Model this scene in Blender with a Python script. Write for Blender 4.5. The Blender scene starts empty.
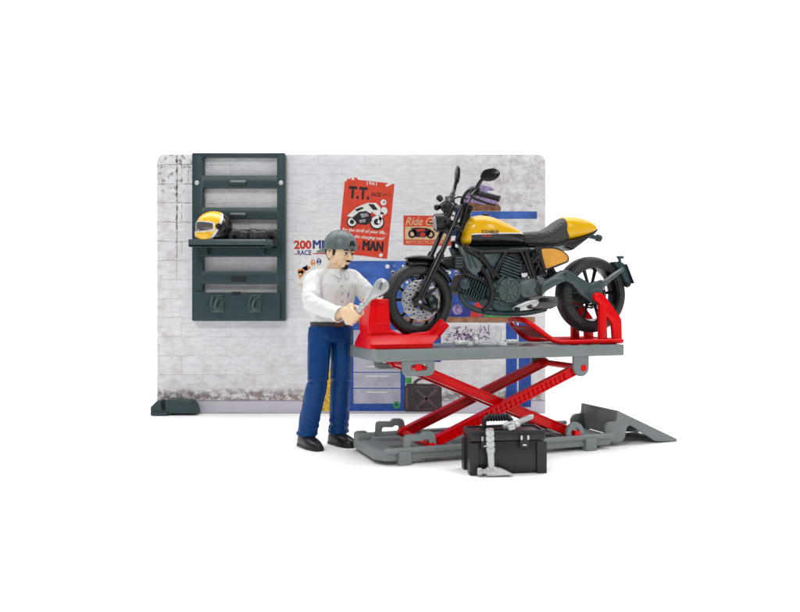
import bpy, bmesh, math, random
from mathutils import Vector, Matrix, Quaternion, noise
from mathutils.bvhtree import BVHTree
R = math.radians; PI = math.pi
random.seed(7)
scene = bpy.context.scene
col = scene.collection
scene.unit_settings.scale_length = 0.01          # one unit = one centimetre (a toy set)

# ------------------------------------------------------------------ camera
CY, CZ, F = -50.3, 7.4, 750.0                    # a level camera 50 cm in front of the board
cd = bpy.data.cameras.new('camera'); cam = bpy.data.objects.new('camera', cd); col.objects.link(cam)
cam.location = (0, CY, CZ); cam.rotation_euler = (R(90), 0, 0)
cd.sensor_width = 36; cd.lens = F/800*36; cd.shift_y = -3/800; cd.clip_start = 0.5; cd.clip_end = 1000
scene.camera = cam

# ------------------------------------------------------------------ measuring helpers
def W(px, py, d):                                 # a point at distance d from the camera plane
    return Vector(((px-400)*d/F, CY+d, CZ-(py-303)*d/F))
def G(px, py):                                    # a point on the floor
    d = F*CZ/(py-303); return Vector(((px-400)*d/F, CY+d, 0))
TH = math.atan2(4.53, 12.51); TC, TS = math.cos(TH), math.sin(TH)
OX, OD = -1.04, 33.86                             # front left corner of the lift
LIFT = Matrix.Translation((OX, CY+OD, 0)) @ Matrix.Rotation(TH, 4, 'Z')
def L(px, py, v):                                 # the same in the lift's own axes: u along, v across
    k = (px-400)/F
    u = (k*(OD+v*TC) - OX + v*TS)/(TC - k*TS)
    d = OD+u*TS+v*TC
    return Vector((u, v, CZ-(py-303)*d/F))
def mir(p, vc=2.2): return Vector((p[0], 2*vc-p[1], p[2]))

# ------------------------------------------------------------------ scene objects
ORG = {}; FRM = {}
def tag(o, label=None, cat=None, group=None, kind=None):
    if label: o['label'] = label
    if cat: o['category'] = cat
    if group: o['group'] = group
    if kind: o['kind'] = kind
    return o
def place(o, frame, origin):
    m = frame @ Matrix.Translation(origin)
    o.location = m.translation; o.rotation_euler = m.to_euler()
def thing(name, label, cat, frame=Matrix.Identity(4), origin=(0, 0, 0), group=None):
    o = bpy.data.objects.new(name, None); col.objects.link(o); o.empty_display_size = 0.3
    place(o, frame, Vector(origin)); ORG[o.name] = Vector(origin); FRM[o.name] = frame
    return tag(o, label, cat, group)
def obj(name, bm, mat, parent=None, origin=None, frame=Matrix.Identity(4), bev=0, ang=40, segs=2, recalc=True):
    if recalc: bmesh.ops.recalc_face_normals(bm, faces=bm.faces)
    if origin is None: origin = ORG[parent.name] if parent else Vector((0, 0, 0))
    origin = Vector(origin)
    bm.transform(Matrix.Translation(-origin))
    for f in bm.faces: f.smooth = True
    me = bpy.data.meshes.new(name); bm.to_mesh(me); bm.free()
    me.set_sharp_from_angle(angle=R(ang))
    me.materials.append(mat)
    o = bpy.data.objects.new(name, me); col.objects.link(o)
    if parent:
        o.parent = parent; o.location = origin-ORG[parent.name]; FRM[o.name] = FRM[parent.name]
    else:
        place(o, frame, origin); FRM[o.name] = frame
    ORG[o.name] = origin
    if bev:
        b = o.modifiers.new('bevel', 'BEVEL'); b.width = bev; b.segments = segs; b.limit_method = 'ANGLE'
        b.angle_limit = R(35); b.harden_normals = True; b.use_clamp_overlap = True
    return o

# ------------------------------------------------------------------ mesh helpers
def BM(): return bmesh.new()
def box(bm, x0, x1, y0, y1, z0, z1, m=None):
    vs = [bm.verts.new((x, y, z)) for z in (z0, z1) for y in (y0, y1) for x in (x0, x1)]
    for q in ((0, 2, 3, 1), (4, 5, 7, 6), (0, 1, 5, 4), (2, 6, 7, 3), (0, 4, 6, 2), (1, 3, 7, 5)):
        bm.faces.new([vs[i] for i in q])
    if m is not None:
        for v in vs: v.co = m @ v.co
    return vs
def bar(bm, p, q, w, t, ext=0):                   # a box along p-q in the u-z plane; w high, t thick across v
    p, q = Vector(p), Vector(q); x = (q-p); ln = x.length; x.normalize()
    y = Vector((0, 1, 0)); z = x.cross(y).normalized(); y = z.cross(x)
    m = Matrix((x, y, z)).transposed().to_4x4(); m.translation = p
    return box(bm, -ext, ln+ext, -t/2, t/2, -w/2, w/2, m)
def cat(pts, sub=6, closed=False):
    pts = [Vector(p) for p in pts]; n = len(pts); out = []
    rng = range(n) if closed else range(n-1)
    for i in rng:
        g = (lambda j: pts[j % n]) if closed else (lambda j: pts[max(0, min(n-1, j))])
        a, b, c, d = g(i-1), g(i), g(i+1), g(i+2)
        for k in range(sub):
            t = k/sub
            out.append(.5*((2*b)+(c-a)*t+(2*a-5*b+4*c-d)*t*t+(3*b-a-3*c+d)*t**3))
    if not closed: out.append(pts[-1])
    return out
def tube(bm, pts, r, n=12, closed=False, flat=1.0, sub=0, roundcap=False):
    if sub:
        if isinstance(r, (list, tuple)):
            rr = cat([(x, 0, 0) for x in r], sub, closed); r = [v.x for v in rr]
        pts = cat(pts, sub, closed)
    pts = [Vector(p) for p in pts]; m = len(pts)
    rs = list(r) if isinstance(r, (list, tuple)) else [r]*m
    if roundcap and not closed:
        a = (pts[0]-pts[1]).normalized(); b = (pts[-1]-pts[-2]).normalized()
        ra, rb = rs[0], rs[-1]
        pre = [(pts[0]+a*ra*math.sin(t), ra*max(.05, math.cos(t))) for t in (PI/2, PI/3, PI/6)]
        post = [(pts[-1]+b*rb*math.sin(t), rb*max(.05, math.cos(t))) for t in (PI/6, PI/3, PI/2)]
        pts = [p for p, _ in pre]+pts+[p for p, _ in post]; rs = [q for _, q in pre]+rs+[q for _, q in post]; m = len(pts)
    def tan(i):
        if closed: return (pts[(i+1) % m]-pts[i-1]).normalized()
        return (pts[min(m-1, i+1)]-pts[max(0, i-1)]).normalized()
    t0 = tan(0); up = Vector((0, 1, 0)) if abs(t0.y) < .9 else Vector((0, 0, 1))
    nrm = (up-t0*up.dot(t0)).normalized(); rings = []
    for i in range(m):
        t = tan(i); nrm = (nrm-t*nrm.dot(t)).normalized(); b = t.cross(nrm)
        rings.append([bm.verts.new(pts[i]+(nrm*math.cos(2*PI*k/n)*flat+b*math.sin(2*PI*k/n))*rs[i]) for k in range(n)])
    for i in range(m if closed else m-1):
        A, B = rings[i], rings[(i+1) % m]
        for k in range(n): bm.faces.new((A[k], A[(k+1) % n], B[(k+1) % n], B[k]))
    if not closed: bm.faces.new(rings[0][::-1]); bm.faces.new(rings[-1])
def basis(axis):
    z = Vector(axis).normalized(); x = Vector((0, 0, 1)) if abs(z.z) < .9 else Vector((1, 0, 0))
    x = (x-z*x.dot(z)).normalized(); return Matrix((x, z.cross(x), z)).transposed().to_4x4()
def lathe(bm, prof, c, axis=(0, 1, 0), n=32, close=False):
    m = basis(axis); m.translation = Vector(c); rings = []
    for r, h in prof:
        if r < 1e-4: rings.append([bm.verts.new(m @ Vector((0, 0, h)))])
        else: rings.append([bm.verts.new(m @ Vector((r*math.cos(2*PI*k/n), r*math.sin(2*PI*k/n), h))) for k in range(n)])
    cnt = len(rings) if close else len(rings)-1
    for i in range(cnt):
        A, B = rings[i], rings[(i+1) % len(rings)]
        if len(A) == 1 and len(B) == 1: continue
        for k in range(n):
            j = (k+1) % n
            if len(A) == 1: bm.faces.new((A[0], B[j], B[k]))
            elif len(B) == 1: bm.faces.new((A[k], A[j], B[0]))
            else: bm.faces.new((A[k], A[j], B[j], B[k]))
    if not close:
        if len(rings[0]) > 1: bm.faces.new(rings[0][::-1])
        if len(rings[-1]) > 1: bm.faces.new(rings[-1])
def cyl(bm, a, b, r, n=20):
    a, b = Vector(a), Vector(b); lathe(bm, [(r, 0), (r, (b-a).length)], a, b-a, n)
def ball(bm, c, rad, m=None, seg=20):
    if not isinstance(rad, (tuple, list)): rad = (rad,)*3
    mm = Matrix.Translation(Vector(c)) @ (m or Matrix.Identity(4)) @ Matrix.Diagonal((*rad, 1))
    bmesh.ops.create_uvsphere(bm, u_segments=seg, v_segments=seg//2+2, radius=1, matrix=mm)
def prism(bm, pts, v0, v1):                        # u-z outline pushed across v
    A = [bm.verts.new((p[0], v0, p[-1])) for p in pts]; B = [bm.verts.new((p[0], v1, p[-1])) for p in pts]
    n = len(pts)
    bm.faces.new(A); bm.faces.new(B[::-1])
    for i in range(n): bm.faces.new((A[i], B[i], B[(i+1) % n], A[(i+1) % n]))
def rounded(pts, r, n=5):
    out = []; m = len(pts)
    rs = r if isinstance(r, (list, tuple)) else [r]*m
    for i in range(m):
        p = Vector(pts[i][:2]); a = Vector(pts[i-1][:2])-p; b = Vector(pts[(i+1) % m][:2])-p
        q = min(rs[i], a.length*.48, b.length*.48)
        if q < 1e-4: out.append(p); continue
        s, e = p+a.normalized()*q, p+b.normalized()*q
        for k in range(n+1):
            t = k/n; out.append(s*(1-t)**2+p*2*t*(1-t)+e*t*t)
    return out
def plate(bm, outline, holes, th, bev=0.0, m=Matrix.Identity(4)):   # outline in xy with holes, thickness along z
    cu = bpy.data.curves.new('c', 'CURVE'); cu.dimensions = '2D'; cu.fill_mode = 'BOTH'
    cu.extrude = max(th/2-bev, .0005); cu.bevel_depth = bev; cu.offset = -bev; cu.bevel_resolution = 1
    for loop in [outline]+list(holes):
        s = cu.splines.new('POLY'); s.points.add(len(loop)-1)
        for i, p in enumerate(loop): s.points[i].co = (p[0], p[1], 0, 1)
        s.use_cyclic_u = True
    o = bpy.data.objects.new('c', cu); col.objects.link(o)
    me = o.to_mesh(); me.transform(m)
    n0 = len(bm.verts); bm.from_mesh(me); o.to_mesh_clear()
    bpy.data.objects.remove(o); bpy.data.curves.remove(cu)
    bm.verts.ensure_lookup_table()
    bmesh.ops.remove_doubles(bm, verts=bm.verts[n0:], dist=1e-4)
def SIDE(v): return Matrix.Translation((0, v, 0)) @ Matrix.Rotation(R(90), 4, 'X')     # xy -> u-z plane at v
def TOP(z): return Matrix.Translation((0, 0, z))
def uz(pts): return [(p[0], p[2]) for p in pts]
def circ(cx, cy, r, n=24, r2=None): return [(cx+r*math.cos(2*PI*k/n), cy+(r2 or r)*math.sin(2*PI*k/n)) for k in range(n)]
def text(bm, s, x0, x1, z0, z1, m, ex=.004, off=0.0, shear=0.0):      # lettering fitted to a box
    cu = bpy.data.curves.new('t', 'FONT'); cu.body = s; cu.size = 1; cu.extrude = 0; cu.offset = off; cu.shear = shear
    cu.resolution_u = 4
    o = bpy.data.objects.new('t', cu); col.objects.link(o); me = o.to_mesh()
    xs = [v.co.x for v in me.vertices]; ys = [v.co.y for v in me.vertices]
    a, b, c, d = min(xs), max(xs), min(ys), max(ys)
    for v in me.vertices:
        v.co = Vector((x0+(v.co.x-a)/(b-a)*(x1-x0), z0+(v.co.y-c)/(d-c)*(z1-z0), 0))
    me.transform(m); bm.from_mesh(me); o.to_mesh_clear()
    bpy.data.objects.remove(o); bpy.data.curves.remove(cu)
def loft(bm, rings, cap=True):
    rr = [[bm.verts.new(p) for p in r] for r in rings]; n = len(rr[0])
    for A, B in zip(rr, rr[1:]):
        for k in range(n): bm.faces.new((A[k], A[(k+1) % n], B[(k+1) % n], B[k]))
    if cap: bm.faces.new(rr[0][::-1]); bm.faces.new(rr[-1])
def sgn(x, p): return math.copysign(abs(x)**p, x)
def side_loft(bm, st, vc, n=28, p=2.6, sub=4):      # stations (px, top, bottom, half width) in the side view
    rows = [(*L(a, b, vc)[:1], L(a, b, vc).z, L(a, c, vc).z, w) for a, b, c, w in st]
    if sub:
        a = cat([(r[0], r[1], r[2]) for r in rows], sub); w = cat([(r[3], 0, 0) for r in rows], sub)
        rows = [(x.x, x.y, x.z, max(.01, y.x)) for x, y in zip(a, w)]
    rings = []
    for u, zt, zb, w in rows:
        c, h = (zt+zb)/2, max(.005, abs(zt-zb)/2)
        rings.append([Vector((u, vc+w*sgn(math.cos(2*PI*k/n), 2/p), c+h*sgn(math.sin(2*PI*k/n), 2/p))) for k in range(n)])
    loft(bm, rings)
def remesh(bm, voxel, smooth=3):
    me = bpy.data.meshes.new('t'); bmesh.ops.recalc_face_normals(bm, faces=bm.faces); bm.to_mesh(me); bm.free()
    o = bpy.data.objects.new('t', me); col.objects.link(o)
    md = o.modifiers.new('r', 'REMESH'); md.mode = 'VOXEL'; md.voxel_size = voxel; md.adaptivity = 0
    if smooth:
        s = o.modifiers.new('s', 'SMOOTH'); s.iterations = smooth; s.factor = .5
    dg = bpy.context.evaluated_depsgraph_get(); ev = o.evaluated_get(dg); m2 = ev.to_mesh()
    out = BM(); out.from_mesh(m2); ev.to_mesh_clear(); bpy.data.objects.remove(o); bpy.data.meshes.remove(me)
    return out
def onto(bm, target, d, off):                        # lay lettering onto a curved surface along direction d
    bvh = BVHTree.FromBMesh(target); d = Vector(d)
    for v in bm.verts:
        hit, nrm, _, _ = bvh.ray_cast(v.co-d*10, d)
        if hit is not None: v.co = hit-d*off

# ------------------------------------------------------------------ materials
def mat_base(name):
    m = bpy.data.materials.new(name); m.use_nodes = True; nt = m.node_tree
    return m, nt, nt.nodes['Principled BSDF']
class N:
    def __init__(s, nt): s.nt = nt
    def node(s, t, **kw):
        n = s.nt.nodes.new(t)
        for k, v in kw.items():
            if k in n.inputs.keys() if isinstance(k, str) else False: n.inputs[k].default_value = v
            else: setattr(n, k, v)
        return n
    def put(s, sock, v):
        if isinstance(v, bpy.types.NodeSocket): s.nt.links.new(v, sock)
        else: sock.default_value = v
    def m(s, op, a, b=0.0, c=0.0):
        n = s.nt.nodes.new('ShaderNodeMath'); n.operation = op
        for i, v in enumerate((a, b, c)): s.put(n.inputs[i], v)
        return n.outputs[0]
    def mix(s, f, a, b):
        n = s.nt.nodes.new('ShaderNodeMix'); n.data_type = 'RGBA'
        s.put(n.inputs[0], f)
        for i, v in ((6, a), (7, b)): s.put(n.inputs[i], v if isinstance(v, bpy.types.NodeSocket) else (*v, 1))
        return n.outputs[2]
    def step(s, x, a, b):
        n = s.nt.nodes.new('ShaderNodeMapRange'); n.interpolation_type = 'SMOOTHSTEP'
        s.put(n.inputs[0], x); n.inputs[1].default_value = a; n.inputs[2].default_value = b
        return n.outputs[0]
    def noise(s, vec, scale, detail=4, rough=.6, dist=0.0):
        n = s.nt.nodes.new('ShaderNodeTexNoise'); s.put(n.inputs['Vector'], vec)
        n.inputs['Scale'].default_value = scale; n.inputs['Detail'].default_value = detail
        n.inputs['Roughness'].default_value = rough; n.inputs['Distortion'].default_value = dist
        return n.outputs['Fac']
    def obj(s):
        t = s.nt.nodes.new('ShaderNodeTexCoord'); x = s.nt.nodes.new('ShaderNodeSeparateXYZ')
        s.nt.links.new(t.outputs['Object'], x.inputs[0]); return t.outputs['Object'], x.outputs[0], x.outputs[1], x.outputs[2]
    def comb(s, x, y, z=0.0):
        n = s.nt.nodes.new('ShaderNodeCombineXYZ')
        for i, v in enumerate((x, y, z)): s.put(n.inputs[i], v)
        return n.outputs[0]
    def bump(s, h, strength, dist, p):
        n = s.nt.nodes.new('ShaderNodeBump'); n.inputs['Strength'].default_value = strength; n.inputs['Distance'].default_value = dist
        s.nt.links.new(h, n.inputs['Height']); s.nt.links.new(n.outputs[0], p.inputs['Normal'])
def plastic(name, c, rough=.38, grain=.5, var=.10, spec=.5, metal=0.0, sss=0.0, gscale=26, coat=0.0):
    m, nt, p = mat_base(name); g = N(nt); v, x, y, z = g.obj()
    n1 = g.noise(v, 1.3, 3); n2 = g.noise(v, gscale, 3)
    dark = tuple(max(0, q*(1-var)) for q in c); lite = tuple(min(1, q*(1+var)) for q in c)
    nt.links.new(g.mix(g.step(n1, .3, .7), dark, lite), p.inputs['Base Color'])
    nt.links.new(g.m('ADD', rough-.06, g.m('MULTIPLY', n1, .12)), p.inputs['Roughness'])
    p.inputs['Specular IOR Level'].default_value = spec; p.inputs['Metallic'].default_value = metal
    p.inputs['Coat Weight'].default_value = coat; p.inputs['Coat Roughness'].default_value = .12
    if sss:
        p.inputs['Subsurface Weight'].default_value = sss; p.inputs['Subsurface Radius'].default_value = (.12, .06, .04); p.inputs['Subsurface Scale'].default_value = .5
    if grain: g.bump(n2, grain*.25, .01, p)
    return m
M = {}
M['slate'] = plastic('slate_plastic', (.024, .050, .058), .36, spec=.35, var=.06)
M['slate_lit'] = plastic('lit_slate_plastic', (.046, .074, .079), .28, spec=.45, var=.06)  # paler copy of slate, the look of lit faces put into the colour
M['grey'] = plastic('grey_plastic', (.185, .212, .215), .42, var=.03, spec=.35)
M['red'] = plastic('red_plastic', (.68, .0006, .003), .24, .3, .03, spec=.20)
M['scoop'] = plastic('pale_slate_plastic', (.075, .098, .098), .34, spec=.4, var=.06)  # a paler, greyer slate for scoops and engine covers
M['red_shade'] = plastic('shaded_red_plastic', (.50, .0006, .003), .30, .3, .04, spec=.18)  # darker copy of red: shade painted into far and inner parts
M['black'] = plastic('black_plastic', (.006, .006, .0065), .22, .4, spec=.38)
M['black_soft'] = plastic('satin_black_plastic', (.012, .012, .013), .40, spec=.35)
M['rubber'] = plastic('tyre_rubber', (.020, .021, .022), .55, .8, spec=.3)
M['silver'] = plastic('silver_grey_plastic', (.47, .49, .50), .30, .3, metal=.30)
M['chrome'] = plastic('silver_paint', (.60, .60, .60), .22, .1, metal=.7)
M['yellow'] = plastic('yellow_plastic', (.73, .40, .0008), .22, .15, .03, spec=.35)
M['shirt'] = plastic('white_shirt_plastic', (.68, .705, .69), .50, .6, .02, spec=.3)
M['jeans'] = plastic('blue_trouser_plastic', (.0006, .040, .165), .40, .8, .10, spec=.20)
M['belt'] = plastic('dark_belt_plastic', (.035, .05, .048), .45, spec=.3)
M['skin'] = plastic('skin_plastic', (.76, .545, .355), .42, .2, .02, sss=.06, spec=.35)
M['hair'] = plastic('dark_brown_hair', (.012, .006, .004), .5, spec=.3)
M['shoe'] = plastic('black_shoe_plastic', (.012, .012, .012), .32, spec=.35)
M['cap'] = plastic('grey_cap_plastic', (.10, .125, .128), .38, var=.04, spec=.4)
M['brown'] = plastic('brown_plastic', (.10, .05, .03), .5, spec=.3)
M['white'] = plastic('white_plastic', (.75, .75, .75), .4, spec=.3)
M['toolbox'] = plastic('charcoal_plastic', (.018, .018, .021), .36, .6, spec=.35)
def printed(name, c, var=.12, sc=3.0, rough=.5):
    m, nt, p = mat_base(name); g = N(nt); v, x, y, z = g.obj()
    n = g.noise(v, sc, 6, .65)
    nt.links.new(g.mix(g.step(n, .35, .65), tuple(q*(1-var) for q in c), tuple(min(1, q*(1+var)) for q in c)), p.inputs['Base Color'])
    p.inputs['Roughness'].default_value = rough; p.inputs['Specular IOR Level'].default_value = .25; return m

# ------------------------------------------------------------------ floor, light
def white_sheet():
    m, nt, p = mat_base('white_paper_sweep'); p.inputs['Base Color'].default_value = (.93, .93, .93, 1)
    p.inputs['Roughness'].default_value = .9; p.inputs['Specular IOR Level'].default_value = .1; return m
bm = BM()
prof = [(-90, 0), (40, 0)]+[(40+40*math.sin(t), 40-40*math.cos(t)) for t in [R(a) for a in range(6, 91, 6)]]+[(80, 160)]
rows = [[bm.verts.new((x, y, z)) for y, z in prof] for x in (-190, 190)]
for i in range(len(prof)-1): bm.faces.new((rows[0][i], rows[0][i+1], rows[1][i+1], rows[1][i]))
tag(obj('floor', bm, white_sheet(), recalc=False), kind='structure')

w = bpy.data.worlds.new('World'); scene.world = w; w.use_nodes = True
w.node_tree.nodes['Background'].inputs[0].default_value = (1, 1, 1, 1)
w.node_tree.nodes['Background'].inputs[1].default_value = .34
def area(name, loc, target, sx, sy, power, c=(1, 1, 1)):
    l = bpy.data.lights.new(name, 'AREA'); l.shape = 'RECTANGLE'; l.size = sx; l.size_y = sy; l.energy = power; l.color = c
    o = bpy.data.objects.new(name, l); col.objects.link(o); o.location = loc
    o.rotation_euler = (Vector(target)-Vector(loc)).to_track_quat('-Z', 'Y').to_euler()
area('key_softbox', (-18, -60, 44), (0, -10, 7), 14, 11, 11800)
area('fill_softbox', (40, -52, 32), (4, -12, 6), 10, 18, 6500)
area('top_softbox', (0, -4, 62), (0, -8, 0), 70, 50, 21000)
area('background_softbox', (0, 14, 110), (0, 70, 22), 300, 60, 250000)
scene.view_settings.view_transform = 'Standard'; scene.view_settings.look = 'None'
scene.view_settings.exposure = -0.12; scene.view_settings.gamma = 1

# ------------------------------------------------------------------ the printed board
def B(px, py): return ((px-400)*50.3/F, CZ-(py-303)*50.3/F)
BX0, BZ1 = B(157, 154.5); BX1, _ = B(545.5, 154.5)
def wall_print():
    m, nt, p = mat_base('printed_white_brick'); g = N(nt); v, x, y, z = g.obj()
    base = g.comb(x, z)
    wob = g.noise(base, .9, 3); x2 = g.m('ADD', x, g.m('MULTIPLY', g.m('SUBTRACT', wob, .5), .12))
    wob2 = g.noise(g.comb(z, x), 1.1, 3); z2 = g.m('ADD', z, g.m('MULTIPLY', g.m('SUBTRACT', wob2, .5), .30))
    vv = g.comb(x2, z2)
    def brick(bw, rh, mort, sm):
        b = nt.nodes.new('ShaderNodeTexBrick'); nt.links.new(vv, b.inputs['Vector']); b.inputs['Scale'].default_value = 1
        b.inputs['Brick Width'].default_value = bw; b.inputs['Row Height'].default_value = rh
        b.inputs['Mortar Size'].default_value = mort; b.inputs['Mortar Smooth'].default_value = sm
        b.inputs['Color1'].default_value = (.35, .35, .35, 1); b.inputs['Color2'].default_value = (.65, .65, .65, 1); b.inputs['Mortar'].default_value = (.5, .5, .5, 1)
        return b
    b = brick(3.3, 1.28, .04, .7); b2 = brick(3.1, .64, .035, .9)
    tone = nt.nodes.new('ShaderNodeSeparateColor'); nt.links.new(b.outputs['Color'], tone.inputs[0])
    mpres = g.step(g.noise(base, .8, 5), .35, .60)              # mortar shows only in places
    mort = g.m('MULTIPLY', b2.outputs['Fac'], g.m('ADD', .12, g.m('MULTIPLY', mpres, .45)))
    streak = g.noise(g.comb(g.m('MULTIPLY', x, 1.0), g.m('MULTIPLY', z, 2.4)), 1.5, 8, .7)
    blot = g.noise(base, .28, 5)
    c = g.mix(g.step(streak, .3, .72), (.61, .615, .64), (.76, .77, .79))
    c = g.mix(g.m('MULTIPLY', g.step(blot, .45, .75), .45), c, (.55, .56, .60))
    c = g.mix(g.m('MULTIPLY', g.m('SUBTRACT', tone.outputs[0], .35), .35), c, (.80, .81, .84))
    c = g.mix(g.m('MULTIPLY', mort, .8), c, (.36, .36, .39))
    edge = g.m('MAXIMUM', g.step(x, 3.6, .3), g.step(z, 5.5, 1.5))
    warm = g.m('MULTIPLY', g.m('MULTIPLY', edge, g.step(g.noise(base, 1.1, 6, .65), .44, .66)), .55)
    c = g.mix(warm, c, (.52, .41, .37))
    c = g.mix(g.m('MULTIPLY', g.m('MULTIPLY', g.step(x, 9, 1), b.outputs['Fac']), g.m('MULTIPLY', mpres, .45)), c, (.30, .27, .28))
    fl = g.noise(base, 2.1, 12, .74)
    # broken dark patch, top left, with a long crack down the left side
    tl = g.m('MULTIPLY', g.step(x, 4.6, 1.2), g.step(z, 12.8, 16.6))
    crack = g.m('MULTIPLY', g.step(g.m('ABSOLUTE', g.m('SUBTRACT', x2, 1.33)), .10, .02), g.step(z, 7.5, 13.5))
    c = g.mix(g.m('MULTIPLY', crack, g.step(fl, .38, .55)), c, (.10, .06, .07))
    sp = g.m('MULTIPLY', g.m('MULTIPLY', tl, g.step(fl, .535, .60)), .8)
    c = g.mix(sp, c, (.09, .05, .06))
    c = g.mix(g.m('MULTIPLY', g.m('MULTIPLY', g.step(x, 7, 1), b.outputs['Fac']), g.m('MULTIPLY', g.step(z, 9, 15), g.step(fl, .42, .56))), c, (.15, .11, .12))
    # mauve worn plaster, top right
    tr = g.m('MULTIPLY', g.step(x, 18.5, 23.5), g.step(z, 9.5, 14.5))
    fn = g.noise(base, 1.5, 8, .7)
    c = g.mix(g.m('MULTIPLY', g.m('MULTIPLY', tr, g.step(fn, .42, .62)), .55), c, (.36, .28, .31))
    c = g.mix(g.m('MULTIPLY', g.m('MULTIPLY', tr, g.step(fl, .56, .64)), .5), c, (.22, .15, .18))
    # flaked strip above the skirting, then the floor of the picture
    zz = g.m('ADD', z, g.m('MULTIPLY', g.m('SUBTRACT', g.noise(base, 1.7, 5), .5), .7))
    band = g.m('MULTIPLY', g.step(zz, .72, .95), g.step(zz, 1.75, 1.25))
    c = g.mix(g.m('MULTIPLY', band, g.step(fl, .42, .56)), c, (.26, .20, .19))
    c = g.mix(g.m('MULTIPLY', band, g.step(g.noise(base, 4, 10, .75), .56, .63)), c, (.10, .07, .07))
    c = g.mix(g.m('MULTIPLY', g.step(z, .86, .80), .9), c, (.56, .53, .61))
    c = g.mix(g.m('MULTIPLY', g.step(g.m('ABSOLUTE', g.m('SUBTRACT', z, .83)), .07, .02), .6), c, (.22, .17, .20))
    nt.links.new(c, p.inputs['Base Color']); p.inputs['Roughness'].default_value = .5; p.inputs['Specular IOR Level'].default_value = .25; return m
board = thing('wall_board', 'pale printed backdrop board of whitewashed brick with red posters and blue workbench, standing behind everything', 'backdrop board',
              origin=(BX0, 0, .02))
bm = BM()
plate(bm, rounded([(BX0, .02), (BX1, .02), (BX1, BZ1), (BX0, BZ1)], [.05, .05, .55, .55]), [], .24, .03, SIDE(.12))
obj('panel', bm, wall_print(), board, ang=30)
LAY = [0]
def flat(bm, pts, y):
    bm.faces.new([bm.verts.new((*((p[0], y, p[1])),)) for p in pts])
def px(*pts): return [B(*p) for p in pts]
def decal(name, polys, mat, parent, lay, label=None):
    bm = BM()
    for p in polys: flat(bm, p, -.006-.006*lay)
    for f in bm.faces:
        f.normal_update()
        if f.normal.y > 0: f.normal_flip()
    o = obj(name, bm, mat, parent, recalc=False)
    if label: o['label'] = label
    return o
def lettering(name, s, x0, y0, x1, y1, mat, parent, lay, rot=0, off=0.0, shear=0.0, piv=None, bold=0.0):
    a, b = B(x0, y1), B(x1, y0); bm = BM()
    for k in ((-1, 0, 1) if bold else (0,)):
        text(bm, s, a[0]+bold*(1+k), b[0]-bold*(1-k), a[1], b[1], SIDE(-.006-.006*lay-.0012*k), off=off, shear=shear)
    if rot:
        c = Vector((*B(*piv), 0)); c = Vector((c.x, 0, c.y))
        bmesh.ops.rotate(bm, verts=bm.verts, cent=c, matrix=Matrix.Rotation(R(rot), 3, 'Y'))
    bmesh.ops.recalc_face_normals(bm, faces=bm.faces)
    for f in bm.faces:
        f.normal_update()
        if f.normal.y > 0: f.normal_flip()
    return obj(name, bm, mat, parent, recalc=False)
P = {'red': printed('poster_red', (.62, .055, .025), .10, 1.2), 'blue': printed('printed_blue', (.045, .115, .40), .25, 1.0),
     'blue2': printed('printed_dark_blue', (.025, .075, .33), .2, 2), 'ink': printed('ink_black', (.02, .015, .02), .2),
     'white': printed('printed_white', (.70, .70, .68), .08), 'cream': printed('printed_cream', (.62, .42, .24), .15, 3),
     'lav': printed('printed_drawer_grey', (.40, .40, .47), .12, 1.2), 'wood': printed('printed_wood', (.30, .15, .09), .3, 2.5),
     'navy': printed('ink_navy', (.03, .04, .22), .1), 'dred': printed('ink_red', (.52, .04, .03), .1), 'mauve': printed('printed_mauve', (.25, .19, .36), .4, 3),
     'can': printed('printed_umber', (.055, .042, .045), .25, 2.5), 'green': printed('printed_green', (.05, .30, .06), .2), 'can2': printed('printed_umber_ridge', (.12, .08, .085), .25, 2.5),
     'brown': printed('printed_brown', (.20, .09, .05), .4, 3), 'orange': printed('printed_orange', (.65, .18, .03), .2), 'yellow': printed('printed_yellow', (.62, .40, .05), .4, 4),
     'grey': printed('printed_grey', (.30, .29, .32), .3, 5), 'pale': printed('printed_pale_sheet', (.55, .54, .58), .15, 3), 'scrib': printed('printed_violet_ink', (.18, .10, .22), .5, 6), 'sky': printed('printed_light_blue', (.12, .20, .50), .25, 3)}
def cpx(x, y, r, n=20, ry=None): return [B(x+r*math.cos(2*PI*k/n), y+(ry or r)*math.sin(2*PI*k/n)) for k in range(n)]
def ring_px(x, y, r0, r1, n=18):
    out = []
    for k in range(n):
        a, b = 2*PI*k/n, 2*PI*(k+1)/n
        out.append(px(*[(x+r*math.cos(t), y+r*math.sin(t)) for r, t in ((r0, a), (r1, a), (r1, b), (r0, b))]))
    return out

# poster of the races
po = decal('poster', [px((345, 178.5), (350, 179.3), (351, 177.5), (357, 177.8), (358, 179.8), (394.5, 184), (391, 220), (387, 259), (360, 255.5), (338, 254), (341.5, 215))], P['red'], board, 1,
           'red race poster with a racing motorcycle, taped to the brick wall')
ROT = 4.5; PV = (367, 220)
lettering('lettering', '1961', 364, 181.5, 374, 185, P['white'], po, 2, ROT, .01, piv=PV)
lettering('lettering', 'T.T.', 346.5, 187.5, 367.5, 200, P['ink'], po, 2, ROT, .045, piv=PV)
lettering('lettering', 'RACES', 369.5, 192, 379, 196, P['ink'], po, 2, ROT, .03, piv=PV)
lettering('lettering', 'JUNE 12-16', 380.5, 192.3, 389, 194.8, P['ink'], po, 2, ROT, .01, piv=PV)
lettering('lettering', 'for the thrill of your life...', 343, 229.5, 388, 233.8, P['white'], po, 2, ROT, .02, .3, piv=PV)
lettering('lettering', 'see the charging roar!', 349, 235.5, 386, 239.8, P['white'], po, 2, ROT, .02, .3, piv=PV)
lettering('lettering', 'ISLE', 343, 243, 357, 251, P['ink'], po, 2, ROT, .03, piv=PV)
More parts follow.
